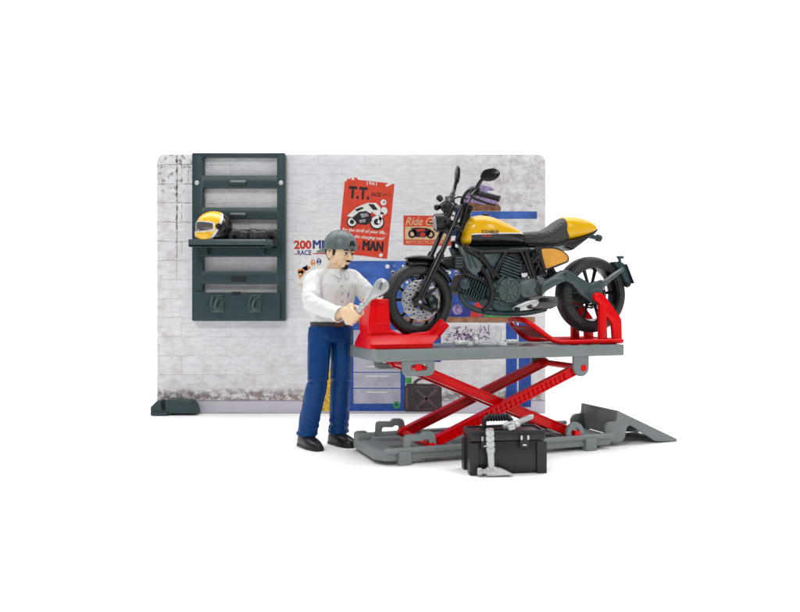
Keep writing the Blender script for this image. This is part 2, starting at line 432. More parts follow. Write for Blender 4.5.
lettering('lettering', 'of', 358.8, 246.5, 362.5, 250, P['ink'], po, 2, ROT, .01, piv=PV)
lettering('lettering', 'MAN', 364.5, 240.5, 385.5, 250.5, P['ink'], po, 2, ROT, 0, bold=.04, piv=PV)
decal('poster_picture', [cpx(352, 222.3, 5.4), cpx(377, 222.5, 7.4)], P['ink'], po, 3)
decal('poster_picture', ring_px(352, 222, 2.2, 4.2)+ring_px(377, 222, 3.2, 6.2)+[cpx(383.5, 202.5, 3, 14), cpx(384, 211, 3.4, 14, 4),
      px((347, 216), (356, 208), (362, 205), (368, 203), (376, 203), (380, 207), (382, 214), (377, 216), (372, 212), (366, 217), (358, 219)), px((381, 212), (384, 213), (380, 224), (377, 223))], P['white'], po, 4)
decal('poster_picture', [px((352, 218), (359, 212), (366, 211), (371, 214), (372, 221), (366, 225), (358, 224)), px((368, 204), (374, 204.5), (378, 210), (373, 210)),
      px((355, 209.5), (362, 207), (364, 208.5), (357, 211.5))], P['ink'], po, 5)
decal('poster_picture', [px((360, 214), (367, 213), (369, 216), (362, 218)), px((359, 220), (366, 219), (365, 222.5), (360, 223)), cpx(384, 202.3, 1.3, 10)], P['grey'], po, 6)
decal('tape', [px((342, 177), (347.5, 178.5), (346.5, 181.5), (341.5, 180.5)), px((385.5, 185.2), (391.5, 181.6), (392.8, 184), (386.5, 187)), px((351, 176), (353.4, 176.2), (354.5, 180), (351.8, 180))], P['white'], po, 3)
decal('stamp', [cpx(380.8, 255.2, 1.9)], P['white'], po, 3)
# garage sign
sg = decal('sign', [px((403.5, 215.5), (451, 216), (451, 246), (403.5, 245))], P['red'], board, 1, 'small red and cream sign with a vintage motorcycle')
decal('sign_picture', [px((405, 226.5), (449.5, 226.5), (449.5, 240), (405, 239.5))], P['cream'], sg, 2)
lettering('lettering', 'Ride Gas', 405.5, 217.2, 440, 225.4, P['cream'], sg, 2, off=.015, shear=.35)
lettering('lettering', 'MOTORCYCLE REPAIR', 406, 240.6, 449, 243.8, P['cream'], sg, 2, off=.01)
decal('sign_picture', ring_px(412.3, 234, 2.2, 4.2)+ring_px(430.5, 234.5, 2.2, 4.2)+[px((411, 228.5), (416, 227.5), (426, 228), (431, 229.5), (430, 235), (424, 237.5), (416, 237))], P['ink'], sg, 3)
decal('sign_picture', [cpx(422.5, 234.8, 2.6, 12), px((416, 229), (424, 229), (425, 231), (417, 232))], P['dred'], sg, 4)
# two hundred mile race sign
rs = decal('sign', [px((293, 236), (338, 236), (340, 290), (296, 290.5))], P['white'], board, 1, 'white race sign with red and blue lettering')
lettering('lettering', '200', 294, 240.4, 311.5, 249.3, P['dred'], rs, 2, off=.045)
lettering('lettering', 'MILE', 312.7, 240.2, 336, 248.8, P['navy'], rs, 2, bold=.035)
lettering('lettering', 'RACE', 297.5, 250.2, 311.3, 255.2, P['navy'], rs, 2, off=.03)
decal('rule', [px((294.2, 253.6), (296.8, 253.6), (296.8, 254.6), (294.2, 254.6)), px((313, 253.2), (336, 253.2), (336, 254.2), (313, 254.2))], P['dred'], rs, 2)
decal('sign_picture', [cpx(319, 261.5, 2.4, 14, 3.2), cpx(305, 268.5, 2.8, 12, 2), px((303, 268), (307, 265), (309.5, 269), (306, 271))], P['navy'], rs, 2)
decal('sign_picture', [cpx(313.2, 263, 2.3, 14, 3.4), cpx(309, 267.5, 1.6, 12), cpx(301.5, 271.5, 4, 14, 2.6), px((298, 272), (303, 270), (303.5, 275), (299.5, 279))], P['orange'], rs, 3)
decal('sign_picture', [cpx(319, 260.3, 1, 10), cpx(313.3, 261.6, 1, 10), cpx(313.3, 265, 1, 10), cpx(319, 263.2, 1, 10), cpx(300.5, 274, 1, 10)], P['white'], rs, 4)
lettering('lettering', 'SPEEDWAY', 297.5, 283.5, 312, 286.8, P['cream'], rs, 2)
# pegboard, workbench and drawers
pg = decal('pegboard', [px((346, 261), (500, 261), (500, 318), (346, 318))], P['blue'], board, 1, 'blue pegboard behind the workbench')
spots = []
random.seed(3)
for i in range(20):
    a, b = random.uniform(350, 498), random.uniform(264, 316); spots.append(cpx(a, b, random.uniform(.7, 2.0), 10))
decal('fittings', spots[:13], P['sky'], pg, 2); decal('fittings', spots[13:], P['white'], pg, 3)
decal('holes', [cpx(387.5, 266.5, 2.2, 12), cpx(403, 266, 1.3, 12), cpx(460, 300, 2, 12), cpx(399, 270, 1, 10)], P['white'], pg, 4)
decal('hanging_tool', [px((392+9*k, 272), (394+9*k, 272), (393.6+9*k, 286+2*(k%3)), (392.4+9*k, 286+2*(k%3))) for k in range(10)]+[cpx(393+9*k, 272, 1.9, 10) for k in range(10)], P['lav'], pg, 6)
decal('machine', [px((360, 292), (372, 287), (386, 292), (388, 318), (360, 318)), cpx(452, 302, 9, 16, 7)], P['blue2'], pg, 5)
wb = decal('workbench', [px((350, 317), (535, 317), (535, 322.5), (350, 322.5))], P['wood'], board, 2, 'brown wooden bench top printed on the board')
decal('vice', [px((471, 311), (475, 303), (482, 301.5), (484, 306), (485, 315), (478, 317), (470, 317)), px((464, 293), (473, 294), (474, 299), (467, 301))], P['dred'], wb, 6)
decal('vice', [cpx(480, 311.5, 2.6), px((465, 294), (471, 295), (470, 297.5), (466, 297))], P['white'], wb, 7)
decal('vice', [cpx(480.2, 311.6, 1.3)], P['ink'], wb, 8)
decal('bottle', [px((443, 307), (470, 307), (470, 316.5), (443, 316.5)), cpx(449, 303, 4.5)], P['navy'], wb, 6)
decal('bottle', [cpx(457.5, 309.5, 5.2), px((485, 311), (498, 312.5), (520, 314), (520, 316.8), (485, 316.8))], P['mauve'], wb, 7)
decal('clutter', [px((484, 313), (512, 314.5), (512, 317), (484, 317))], P['green'], wb, 8)
fr = decal('cabinet', [px((348.5, 322.6), (441, 322.6), (441, 362), (405.2, 362), (405.2, 411), (348.5, 411))], P['blue2'], board, 2, 'blue cabinet with pale drawers')
decal('drawer', [px((353.5, 330), (400.5, 330), (400.5, 371.4), (353.5, 371.4)), px((353.5, 372.6), (400.5, 372.6), (400.5, 387.4), (353.5, 387.4)), px((353.5, 388.6), (400.5, 388.6), (400.5, 403.5), (353.5, 403.5))], P['lav'], fr, 3)
decal('drawer_pull', [px((366, y), (388, y), (388, y+1.1), (366, y+1.1)) for y in (366, 375.5, 391.5)]+[px((353.5, y), (400.5, y), (400.5, y+.5), (353.5, y+.5)) for y in (371.0, 387.0)], P['white'], fr, 4)
decal('emblem', [cpx(396.5, 405, 3.6)], P['green'], fr, 4)
decal('emblem', [cpx(396.3, 404.6, 1.4)], P['navy'], fr, 5)
lg = decal('bench_leg', [px((506, 322.6), (517, 322.6), (517, 407), (506, 407)), px((518.6, 322.6), (531, 322.6), (531, 407), (518.6, 407))], P['blue2'], board, 2)
decal('poster', [px((443, 326), (502, 326), (502, 348), (443, 348))], P['pale'], board, 1, 'pale sheet of violet scribbles behind the lift deck')
sc = []
for i in range(75):
    a, b = random.gauss(466, 11), random.gauss(336, 4.5); a = min(499, max(446, a)); b = min(346, max(328, b))
    t = random.uniform(0, PI); l_, w_ = random.uniform(.8, 3.2), random.uniform(.25, .6); c_, s_ = math.cos(t), math.sin(t)
    sc.append(px((a-c_*l_-s_*w_, b-s_*l_+c_*w_), (a+c_*l_-s_*w_, b+s_*l_+c_*w_), (a+c_*l_+s_*w_, b+s_*l_-c_*w_), (a-c_*l_+s_*w_, b-s_*l_-c_*w_)))
decal('scribble', sc, P['scrib'], board, 3)
jc = decal('jerry_can', [px((404.5, 388), (407, 383.5), (439, 384), (441.5, 387.5), (442, 409.5), (440, 411.5), (406, 411.5), (404, 409))], P['can'], board, 3, 'dark brown fuel can with a green cap')
decal('handle', [px(*[(424.5+r*math.cos(R(t))*1.6, 384.5+r*math.sin(R(t))*1.0) for r, rng in ((7.2, range(180, 361, 15)), (5.2, range(360, 179, -15))) for t in rng])], P['can'], jc, 4)
decal('cap', [px((405.5, 377.5), (411.5, 377.5), (411.5, 383), (405.5, 383))], P['green'], jc, 4)
decal('ridge', [px((415, 390), (417, 388.6), (438, 407), (436, 408.4)), px((436, 388.6), (438, 390), (417, 408.4), (415, 407)), px((405.5, 389), (408, 387), (408, 410), (405.5, 409)), px((413, 386.6), (439, 386.6), (439, 387.6), (413, 387.6)), px((413, 408.6), (439, 408.6), (439, 409.6), (413, 409.6))], P['can2'], jc, 5)
decal('wrench_print', ring_px(461, 396, 1.2, 2.4)+[px((440, 396.3), (459, 395.5), (459, 397), (440, 397.8))], P['grey'], board, 2)
decal('yellow_canister', [px((322, 372), (332, 368), (336, 380), (337, 404), (334, 411), (322, 411))], P['yellow'], board, 2)
decal('shelf', [px((455, 211.5), (537, 211.5), (537, 218.8), (455, 218.8))], P['blue'], board, 2, 'blue wall shelf')
hp = decal('helmet_print', [px((466, 211), (463, 203), (464, 194), (470, 187), (480, 184.5), (491, 187.5), (498, 193), (500, 199), (497, 203), (500, 206), (501, 211))], P['mauve'], board, 3, 'lilac and brown helmet on the blue shelf')
decal('helmet_band', [px((466, 211), (463.5, 204), (470, 202), (484, 205), (497, 204), (500.5, 207), (500.5, 211))], P['brown'], hp, 4)
decal('helmet_visor', [px((487, 191), (495, 190.5), (503, 196), (500, 199.5), (490, 197))], P['white'], hp, 4)
for cx_, lab in ((168, None), (512, None)):
    a = B(cx_, 400)[0]
    bm = BM()
    if cx_ == 168:
        prism(bm, [(-.85, 0), (-.85, .55), (-.42, .98), (-.18, .98), (-.1, .3), (.12, .3), (.12, 1.0), (.3, 1.05), (1.75, .95), (2.05, .7), (2.2, .12), (.5, .12), (.3, 0)], -1.0, -.03)
        prism(bm, [(-.85, 0), (-.85, .45), (-.42, .85), (.3, .85), (.3, 0)], .27, 1.3); box(bm, -.7, .3, -1.2, 1.5, 0, .22)
        bmesh.ops.translate(bm, verts=bm.verts, vec=(a, 0, 0))
    else:
        prism(bm, [(-.65, 0), (-.28, 1.0), (.35, 1.0), (.7, 0)], -1.2, -.03); prism(bm, [(-.65, 0), (-.28, 1.0), (.35, 1.0), (.7, 0)], .27, 1.4)
        box(bm, -.6, .6, -1.1, 1.3, 0, .02); bmesh.ops.translate(bm, verts=bm.verts, vec=(a, 0, 0))
    obj('foot', bm, M['slate'], board, bev=.05)

# ------------------------------------------------------------------ rack hanging on the board
def K(px_, py_, y=-.62): d = y-CY; return ((px_-400)*d/F, CZ-(py_-303)*d/F)
rx0, rz1 = K(192, 153); rx1, rz0 = K(285, 321)
rack = thing('tool_rack', 'dark slate wall rack with open slots, tray and two hooks, hung on the board', 'rack', origin=((rx0+rx1)/2, -.3, rz0))
def hole(x0, y0, x1, y1):
    a, b = K(x0, y1), K(x1, y0); return rounded([(a[0], a[1]), (b[0], a[1]), (b[0], b[1]), (a[0], b[1])], .06)[::-1]
bm = BM()
plate(bm, rounded([(rx0, rz0), (rx1, rz0), (rx1, rz1), (rx0, rz1)], .08), [hole(202.5, 156.5, 277, 175.5), hole(202.5, 187.5, 277, 207.5), hole(202.5, 218.5, 277, 231.5), hole(202.5, 256.5, 277, 271), hole(202.5, 284, 277, 296)], .62, .03, SIDE(-.31))
obj('frame', bm, M['slate'], rack, ang=30)
def rbox(bm, x0, y0, x1, y1, ya, yb):
    a, b = K(x0, y1), K(x1, y0); box(bm, a[0], b[0], ya, yb, a[1], b[1])
for y0, y1 in ((180.5, 185.5), (213, 217.5)):
    bm = BM(); rbox(bm, 231.5, y0, 246, y1, -.80, -.60); 
    cl_ = obj('clip', bm, M['slate'], rack, bev=.03)
    c = K(238.75, y0+1.6); bm = BM(); tube(bm, [(c[0]-.44, -.86, c[1]), (c[0]+.44, -.86, c[1])], .085, 12, roundcap=True); obj('clip_bar', bm, M['grey'], cl_)  # bar paler than its clip, the highlight put into its colour
bm = BM(); rbox(bm, 231.5, 276.5, 246, 281.5, -.70, -.60); obj('clip', bm, M['black_soft'], rack, bev=.02)
for x, y in ((197, 183), (281, 183)):
    c = K(x, y); bm = BM(); lathe(bm, [(0, 0), (.15, 0), (.15, -.06), (.09, -.11), (0, -.12)], (c[0], -.62, c[1]), (0, 1, 0), 20)
    obj('bolt', bm, M['silver'], rack)
bm = BM(); rbox(bm, 195, 229.5, 281, 256, -.74, -.6); obj('tray_back', bm, M['slate'], rack, bev=.04)
# tray: a rounded pan sticking out
tx0, _ = K(196, 240); tx1, _ = K(282, 240)
tz = K(240, 246.5, -2.5)[1]; tt = K(240, 239.2, -2.5)[1]
out = rounded([(tx0, -2.5), (tx1-.35, -2.5), (tx1-.35, -.75), (tx0, -.75)], [.1, .45, .05, .05], 6)
inn = rounded([(tx0+.12, -2.38), (tx1-.47, -2.38), (tx1-.47, -.80), (tx0+.12, -.80)], [.08, .38, .04, .04], 6)
bm = BM(); plate(bm, out, [], .12, .02, TOP(tz+.06)); tray = obj('tray', bm, M['slate'], rack)
bm = BM(); plate(bm, out, [inn[::-1]], tt-tz, .02, TOP((tz+tt)/2)); obj('rim', bm, M['slate_lit'], tray)
for x in (208, 264):
    c = K(x, 248); bm = BM(); prism(bm, [(c[0]-.12, tz), (c[0]+.12, tz), (c[0]+.1, tz-.42), (c[0]-.1, tz-.42)], -1.3, -.7)
    obj('bracket', bm, M['slate'], rack, bev=.02)
bm = BM(); rbox(bm, 195.5, 292.5, 281, 319.5, -1.0, -.6)
pan = obj('hook_panel', bm, M['slate'], rack, bev=.06)
bm = BM(); rbox(bm, 233, 291.8, 242, 295.2, -1.03, -.97); obj('notch', bm, M['black_soft'], pan, bev=.02)
for hx in (219, 256):
    c = K(hx, 303); bm = BM(); x, z = c
    plate(bm, rounded([(x-.42, z-.62), (x+.42, z-.62), (x+.42, z+.55), (x-.42, z+.55)], .1), [], .10, .02, SIDE(-1.03))
    tube(bm, [(x-.25, -1.1, z+.42), (x-.3, -1.35, z+.1), (x-.33, -1.5, z-.2)], [.09, .1, .07], 10, sub=4, roundcap=True)
    tube(bm, [(x+.30, -1.1, z+.40), (x+.02, -1.35, z+.15), (x-.05, -1.5, z-.25), (x+.08, -1.62, z-.52), (x+.26, -1.68, z-.36)], [.1, .11, .1, .09, .06], 10, sub=4, roundcap=True)
    tube(bm, [(x+.05, -1.1, z-.3), (x+.2, -1.4, z-.22), (x+.36, -1.55, z-.05)], [.08, .08, .05], 10, sub=4, roundcap=True)
    obj('hook', bm, M['slate_lit'], rack)

# ------------------------------------------------------------------ helmet on the tray
hc = Vector((K(214.5, 228, -1.65)[0], -1.65, K(214, 228.5, -1.65)[1]))
hm = thing('helmet', 'yellow and black full face helmet with white stripes and smoked visor on the rack tray', 'helmet', origin=(hc.x, hc.y, tz+.12))
FH = Matrix.Rotation(R(-142), 4, 'Z')                 # local +x looks left and towards the camera
def helmet_mat():
    m, nt, p = mat_base('helmet_paint'); g = N(nt); v, x, y, z = g.obj()
    # x forward, y left, z up in the helmet's own axes
    a = g.m('ADD', g.m('MULTIPLY', x, .8), g.m('MULTIPLY', z, -.45))
    side = g.step(g.m('ADD', g.m('SUBTRACT', g.m('MULTIPLY', z, .55), x), g.m('MULTIPLY', g.m('ABSOLUTE', y), -.25)), -.30, -.26)
    q = g.m('ADD', g.m('MULTIPLY', z, .42), g.m('MULTIPLY', x, .9))
    yel = g.step(q, .20, .22); wht = g.step(q, .04, .06)
    top = g.step(g.m('SUBTRACT', z, g.m('MULTIPLY', g.m('ABSOLUTE', y), 1.15)), .02, .05)
    c = g.mix(wht, (.012, .012, .013), (.72, .72, .70)); c = g.mix(yel, c, (.85, .48, .006))
    nt.links.new(c, p.inputs['Base Color']); p.inputs['Roughness'].default_value = .22; p.inputs['Coat Weight'].default_value = .5
    return m
bm = BM()
r = 1.0
ball(bm, (0, 0, .12), (1.22, .98, 1.02), seg=32); ball(bm, (.55, 0, -.42), (.78, .72, .52), seg=24); ball(bm, (-.2, 0, -.45), (.92, .88, .55), seg=24)
bm = remesh(bm, .05, 6)
bmesh.ops.bisect_plane(bm, geom=bm.verts[:]+bm.edges[:]+bm.faces[:], plane_co=(0, 0, -.82), plane_no=(0, 0, -1), clear_outer=True)
shell_copy = bm.copy()
bm.transform(Matrix.Scale(.98, 4))
HM = Matrix.Translation(hc) @ FH
shell = obj('shell', bm, helmet_mat(), None, recalc=True)
shell.parent = hm; shell.matrix_local = Matrix.Translation(hc-ORG[hm.name]) @ FH
def smoked():
    m, nt, p = mat_base('smoked_visor'); p.inputs['Base Color'].default_value = (.085, .07, .065, 1); p.inputs['Roughness'].default_value = .08; p.inputs['Coat Weight'].default_value = 1
    return m
def band(t0, t1, z0, z1, off, nt_=26, nz=8, taper=0.0):
    bvh = BVHTree.FromBMesh(shell_copy); bm = BM(); grid = []
    for i in range(nt_+1):
        t = t0+(t1-t0)*i/nt_; row = []; s = abs(2*i/nt_-1); zz0, zz1 = z0+taper*s*s, z1-taper*s*s*.7
        for j in range(nz+1):
            z = zz0+(zz1-zz0)*j/nz; d = Vector((-math.cos(t), -math.sin(t), 0)); o = Vector((math.cos(t)*4, math.sin(t)*4, z))
            h, n_, _, _ = bvh.ray_cast(o, d); h = h or Vector((math.cos(t), math.sin(t), z)); row.append(bm.verts.new(h*(.98)+n_*off if n_ else h))
        grid.append(row)
    for i in range(nt_):
        for j in range(nz): bm.faces.new((grid[i][j], grid[i+1][j], grid[i+1][j+1], grid[i][j+1]))
    return bm
for nm, args, mt in (('visor_seal', (R(-66), R(66), -.36, .40, .015), M['white']), ('visor', (R(-60), R(60), -.28, .33, .05), smoked())):
    o = obj(nm, band(*args, taper=.16), mt, None); o.parent = hm; o.matrix_local = Matrix.Translation(hc-ORG[hm.name]) @ FH
for s in (-1, 1):
    bm = BM(); lathe(bm, [(0, .0), (.2, 0), (.2, .06), (.12, .1), (0, .1)], (.15, s*.96, .05), (0, s, 0), 20)
    o = obj('pivot', bm, M['black'], None); o.parent = hm; o.matrix_local = Matrix.Translation(hc-ORG[hm.name]) @ FH
# gloves
def glove(x, y, rot, label, fl):
    t = thing('glove', label, 'glove', origin=(x, y, tz+.12), group='black riding gloves on the rack tray')
    m = Matrix.Translation((x, y, tz+.12)) @ Matrix.Rotation(R(rot), 4, 'Z') @ Matrix.Diagonal((1.12, 1.1, 1.5, 1))
    bm = BM()
    ball(bm, (0, 0, .34), (.55, .42, .36)); tube(bm, [(-.35, 0, .32), (-.8, 0, .36)], [.32, .40], 16)
    for k in range(4):
        yy = -.29+.19*k
        tube(bm, [(.25, yy, .50), (.55, yy*1.1, .50), (.68, yy*1.1, .30), (.55, yy*1.1, .13)], [.16, .15, .14, .13], 10, sub=3, roundcap=True)
    tube(bm, [(.05, -.3*fl, .3), (.30, -.5*fl, .28), (.52, -.48*fl, .2)], [.15, .15, .13], 10, sub=3, roundcap=True)
    bm = remesh(bm, .035, 2); bm.transform(m); obj('shell', bm, M['black_soft'], t)
    for k in range(4):
        bm = BM(); ball(bm, (.2+.03*(k % 2), -.25+.165*k, .62), (.13, .075, .07)); bm.transform(m); obj('knuckle_guard', bm, M['slate_lit'], t)
    bm = BM(); tube(bm, [(-.52, .34*math.cos(a), .36+.33*math.sin(a)) for a in [i*PI/8 for i in range(16)]], .04, 8, closed=True)
    bm.transform(m); obj('cuff', bm, M['slate_lit'], t)
gx = K(243, 236, -1.7)[0]; gx2 = K(264, 236, -1.7)[0]
glove(gx, -1.75, 190, 'black riding glove on the tray, next to the helmet', 1)
glove(gx2-.05, -1.7, 15, 'black riding glove at the rounded right end of the tray', -1)

# ------------------------------------------------------------------ scissor lift
def deck_mat():
    m, nt, p = mat_base('tread_plate_plastic'); g = N(nt); v, x, y, z = g.obj()
    n = g.noise(v, 1.2, 5); nt.links.new(g.mix(g.step(n, .35, .7), (.150, .165, .166), (.20, .222, .224)), p.inputs['Base Color'])
    # raised lozenges in two alternating directions
    s = 5.2; a = g.m('MULTIPLY', g.m('ADD', x, y), s*.7071); b = g.m('MULTIPLY', g.m('SUBTRACT', x, y), s*.7071)
    par = g.m('MODULO', g.m('ADD', g.m('ADD', g.m('FLOOR', a), g.m('FLOOR', b)), 1000.0), 2.0)
    fa = g.m('ABSOLUTE', g.m('SUBTRACT', g.m('FRACT', g.m('ADD', a, 500)), .5)); fb = g.m('ABSOLUTE', g.m('SUBTRACT', g.m('FRACT', g.m('ADD', b, 500)), .5))
    e1 = g.m('ADD', g.m('POWER', g.m('DIVIDE', fa, .42), 2.0), g.m('POWER', g.m('DIVIDE', fb, .15), 2.0))
    e2 = g.m('ADD', g.m('POWER', g.m('DIVIDE', fb, .42), 2.0), g.m('POWER', g.m('DIVIDE', fa, .15), 2.0))
    e = g.m('ADD', g.m('MULTIPLY', e1, par), g.m('MULTIPLY', e2, g.m('SUBTRACT', 1.0, par)))
    h = g.step(e, 1.3, .5); g.bump(h, 1.0, .07, p); p.inputs['Roughness'].default_value = .3
    return m
PZ = 5.25; PB = L(500, 360, 0).z; PB = 4.72
lift = thing('scissor_lift', 'grey motorcycle lift raised on crossed red scissor arms, with a ramp at its right end', 'lift', LIFT, (6.6, 2.2, 0))
WD = 4.4; PL = L(624, 347, 0).x
bm = BM(); plate(bm, rounded([(0, 0), (PL, 0), (PL, WD), (0, WD)], [.12, .12, .12, .12]), [], PZ-PB, .05, TOP((PZ+PB)/2))
deck = obj('deck', bm, deck_mat(), lift, ang=30)
bm = BM(); plate(bm, rounded([(-.03, -.03), (PL+.03, -.03), (PL+.03, WD+.03), (-.03, WD+.03)], .14), [rounded([(.12, .12), (PL-.12, .12), (PL-.12, WD-.12), (.12, WD-.12)], .08)[::-1]], PZ-PB+.02, .03, TOP((PZ+PB)/2+.02))
obj('rim', bm, M['grey'], deck, ang=30)
# base
BL, BR = L(380, 452, 0).x, L(611, 437, 0).x
bz = .66
bm = BM()
hs = []
for i in range(6):
    a = 1.1+i*1.55; hs.append(rounded([(a, .75), (a+1.15, .75), (a+1.15, 1.75), (a, 1.75)], .1)[::-1]); hs.append(rounded([(a, 2.65), (a+1.15, 2.65), (a+1.15, 3.65), (a, 3.65)], .1)[::-1])
plate(bm, rounded([(BL+.35, .05), (BR, .05), (BR, WD-.05), (BL+.3, WD-.05), (BL, WD-.5), (BL, .7)], [.2, .05, .05, .1, .1, .2]), hs, .24, .03, TOP(bz-.16))
base = obj('base', bm, M['grey'], lift, ang=30)
for v in (.0, WD):
    bm = BM(); tube(bm, [(BL+.35, v, bz), (BR+.05, v, bz)], .14, 16, roundcap=True); obj('rail', bm, M['slate_lit' if 0 else 'grey'], base)
    bm = BM(); sg_ = 1 if v == 0 else -1
    box(bm, BL+.35, BR-.02, v+sg_*.02 if sg_ > 0 else v-.14, v+.14 if sg_ > 0 else v-.02, .2, bz-.06); obj('skirt', bm, M['grey'], base, bev=.03)
for (a, v) in ((L(398.5, 460, -.12).x, 0), (L(585.5, 450, -.12).x, 0), (L(398.5, 460, -.12).x, WD), (L(585.5, 450, -.12).x, WD)):
    bm = BM(); sg_ = -1 if v == 0 else 1
    box(bm, a, a+.62, min(v+sg_*.2, v-sg_*.2), max(v+sg_*.2, v-sg_*.2), 0, bz-.02); obj('foot', bm, M['grey'], base, bev=.04)
bm = BM()                                            # chamfered end lip and its raised corner stops
plate(bm, rounded([(BL-.12, .62), (BL+.28, .0), (BL+.45, .02), (BL+.45, WD-.02), (BL+.2, WD), (BL-.12, WD-.5)], .12), [], bz-.2, .05, TOP(.2+(bz-.2)/2-.0))
obj('end_plate', bm, M['grey'], base, ang=30)
for v0 in (3.15,):
    bm = BM(); plate(bm, rounded([(BL-.1, v0+.1), (BL+.62, v0+.1), (BL+.62, v0+1.15), (BL+.2, v0+1.2), (BL-.1, v0+.75)], .08), [rounded([(BL+.12, v0+.35), (BL+.5, v0+.35), (BL+.5, v0+.9), (BL+.12, v0+.9)], .05)[::-1]], .5, .03, TOP(bz+.02))
    obj('stop', bm, M['grey'], base, ang=30)
# brackets
def bracket(name, outer, inner, v, par):
    bm = BM(); plate(bm, outer, inner, .2, .03, SIDE(v)); return obj(name, bm, M['grey'], par, ang=30)
for v in (.12, WD-.12):
    q = lambda x, y: (L(x, y, .12).x, L(x, y, .12).z)
    bracket('bracket', rounded([q(403, 451), q(404, 434.5), q(420, 434.5), q(422, 431.5), q(434, 431), q(437, 451)], [.02, .2, .1, .15, .25, .02]), [rounded([q(410, 447), q(410.5, 441), q(422, 441), q(424, 439), q(429, 439), q(429.5, 447)], .12)[::-1]], v, base)
    c = q(574.5, 432); r_ = .5
    arch = [(c[0]+r_, .5)]+[(c[0]+r_*math.cos(PI*k/14), c[1]+r_*math.sin(PI*k/14)) for k in range(15)]+[(c[0]-r_, .5)]
    bracket('bracket', arch, [circ(c[0], c[1]-.02, .24, 20)[::-1]], v, base)
    # under the deck
    a, b = q(402, 360), q(434, 375.5)
    bracket('slotted_bracket', rounded([(a[0], b[1]), (b[0], b[1]), (b[0], PB+.05), (a[0], PB+.05)], [.35, .35, .02, .02]), [rounded([(a[0]+.42, b[1]+.27), (b[0]-.36, b[1]+.27), (b[0]-.36, PB-.16), (a[0]+.42, PB-.16)], .14)[::-1]], v, deck)
    c = q(580.5, 367.5)
    arch = [(c[0]-.44, PB+.05)]+[(c[0]-.44*math.cos(PI*k/14), c[1]-.44*math.sin(PI*k/14)) for k in range(15)]+[(c[0]+.44, PB+.05)]
    bracket('round_bracket', arch, [], v, deck)
for a, y, nm in ((L(430, 445, .3), 0, 'pin'), (L(574.5, 433, .3), 0, 'pin'), (L(416.5, 367, .3), 0, 'pin'), (L(580.5, 367.5, .3), 0, 'pin')):
    bm = BM(); cyl(bm, (a.x, -.02, a.z), (a.x, WD+.02, a.z), .17, 20); obj('pin', bm, M['red'], lift, bev=.03)
def arm(p, q, v, teeth):
    bm = BM(); p = Vector((p.x, v, p.z)); q = Vector((q.x, v, q.z)); hw = .30
    bar(bm, p, q, .42, .26); d = (q-p).normalized(); n = Vector((-d.z, 0, d.x)); ln = (q-p).length
    bar(bm, p+n*.20, q+n*.20, .075, .42, -.02); bar(bm, p-n*.20, q-n*.20, .075, .42, -.02)
    for e in (p, q): lathe(bm, [(.0, -.2), (.26, -.2), (.26, .2), (0, .2)], e, (0, 1, 0), 24)
    o = obj('arm', bm, M['red' if v < 2 else 'red_shade'], lift, bev=.02)
    if teeth:
        bm = BM(); k = 1.1
        while k < ln-1.0:
            c = p+d*k; bar(bm, c-n*.15+Vector((0, -.17, 0)), c+n*.13+Vector((0, -.17, 0)), .065, .13); k += .27
        o2 = obj('teeth', bm, M['red'], o)
        for sgn_ in (-1,):
            bm = BM(); bar(bm, p+d*.9+n*.02*sgn_+Vector((0, -.15, 0)), q-d*.9+n*.02*sgn_+Vector((0, -.15, 0)), .06, .06); obj('rib', bm, M['red'], o)
    return o
A0, A1 = L(430, 445, .3), L(580.5, 367.5, .3); B0, B1 = L(416.5, 367, .3), L(574.5, 433, .3)
arm(A0, A1, .42, True); arm(B0, B1, .95, False); arm(A0, A1, WD-.5, False); arm(B0, B1, WD-1.0, False)
bm = BM(); mid = (A0+A1)/2
t = ((B0.x-A0.x)*(B1.z-B0.z)-(B0.z-A0.z)*(B1.x-B0.x))/((A1.x-A0.x)*(B1.z-B0.z)-(A1.z-A0.z)*(B1.x-B0.x))
c = A0+(A1-A0)*t; cyl(bm, (c.x, .25, c.z), (c.x, WD-.2, c.z), .15, 20); obj('pin', bm, M['red_shade'], lift, bev=.02)
# ramp
vr = .45
q = lambda x, y: (L(x, y, vr).x, L(x, y, vr).z)
pr = [q(617.5, 412), q(677, 440.5), q(677, 443), q(656, 443), q(631, 427), q(627, 428.5), q(625, 440), q(621, 444), q(606, 443.5), q(605, 430), q(608, 424.5), q(616.5, 423)]
z0 = min(p[1] for p in pr); pr = [(a, b-z0+.01) for a, b in pr]
ramp = None
bm = BM(); plate(bm, rounded(pr, [.08, .05, .02, .05, .1, .15, .1, .25, .1, .1, .3, .08]), [], .2, .03, SIDE(vr+.1)); ramp = obj('ramp', bm, M['grey'], lift, ang=30)
bm = BM(); plate(bm, rounded(pr, [.08, .05, .02, .05, .1, .15, .1, .25, .1, .1, .3, .08]), [], .2, .03, SIDE(WD-.75)); obj('side_plate', bm, M['grey'], ramp, ang=30)
e = [Vector((pr[0][0]+.02, 0, pr[0][1]-.02)), Vector((pr[1][0]-.12, 0, pr[1][1]-.0))]
bm = BM()
d = (e[1]-e[0]).normalized(); n = Vector((d.z, 0, -d.x))
prism(bm, [e[0], e[1], e[1]+n*.05, e[0]+n*.14], vr+.15, WD-.78); obj('ramp_surface', bm, M['grey'], ramp, bev=.01)
bm = BM(); box(bm, pr[0][0]-.02, pr[0][0]+.16, vr+.15, WD-.78, .5, pr[0][1]-.1); obj('end_wall', bm, M['grey'], ramp, bev=.02)
bm = BM(); box(bm, pr[9][0], pr[0][0], vr+.15, WD-.78, .28, .48); obj('ledge', bm, M['grey'], ramp, bev=.02)
bm = BM(); x_ = q(648, 430)[0]; box(bm, x_-.3, x_+.25, WD-1.5, WD-.9, .0, .5); obj('rib', bm, M['black_soft'], ramp, bev=.02)

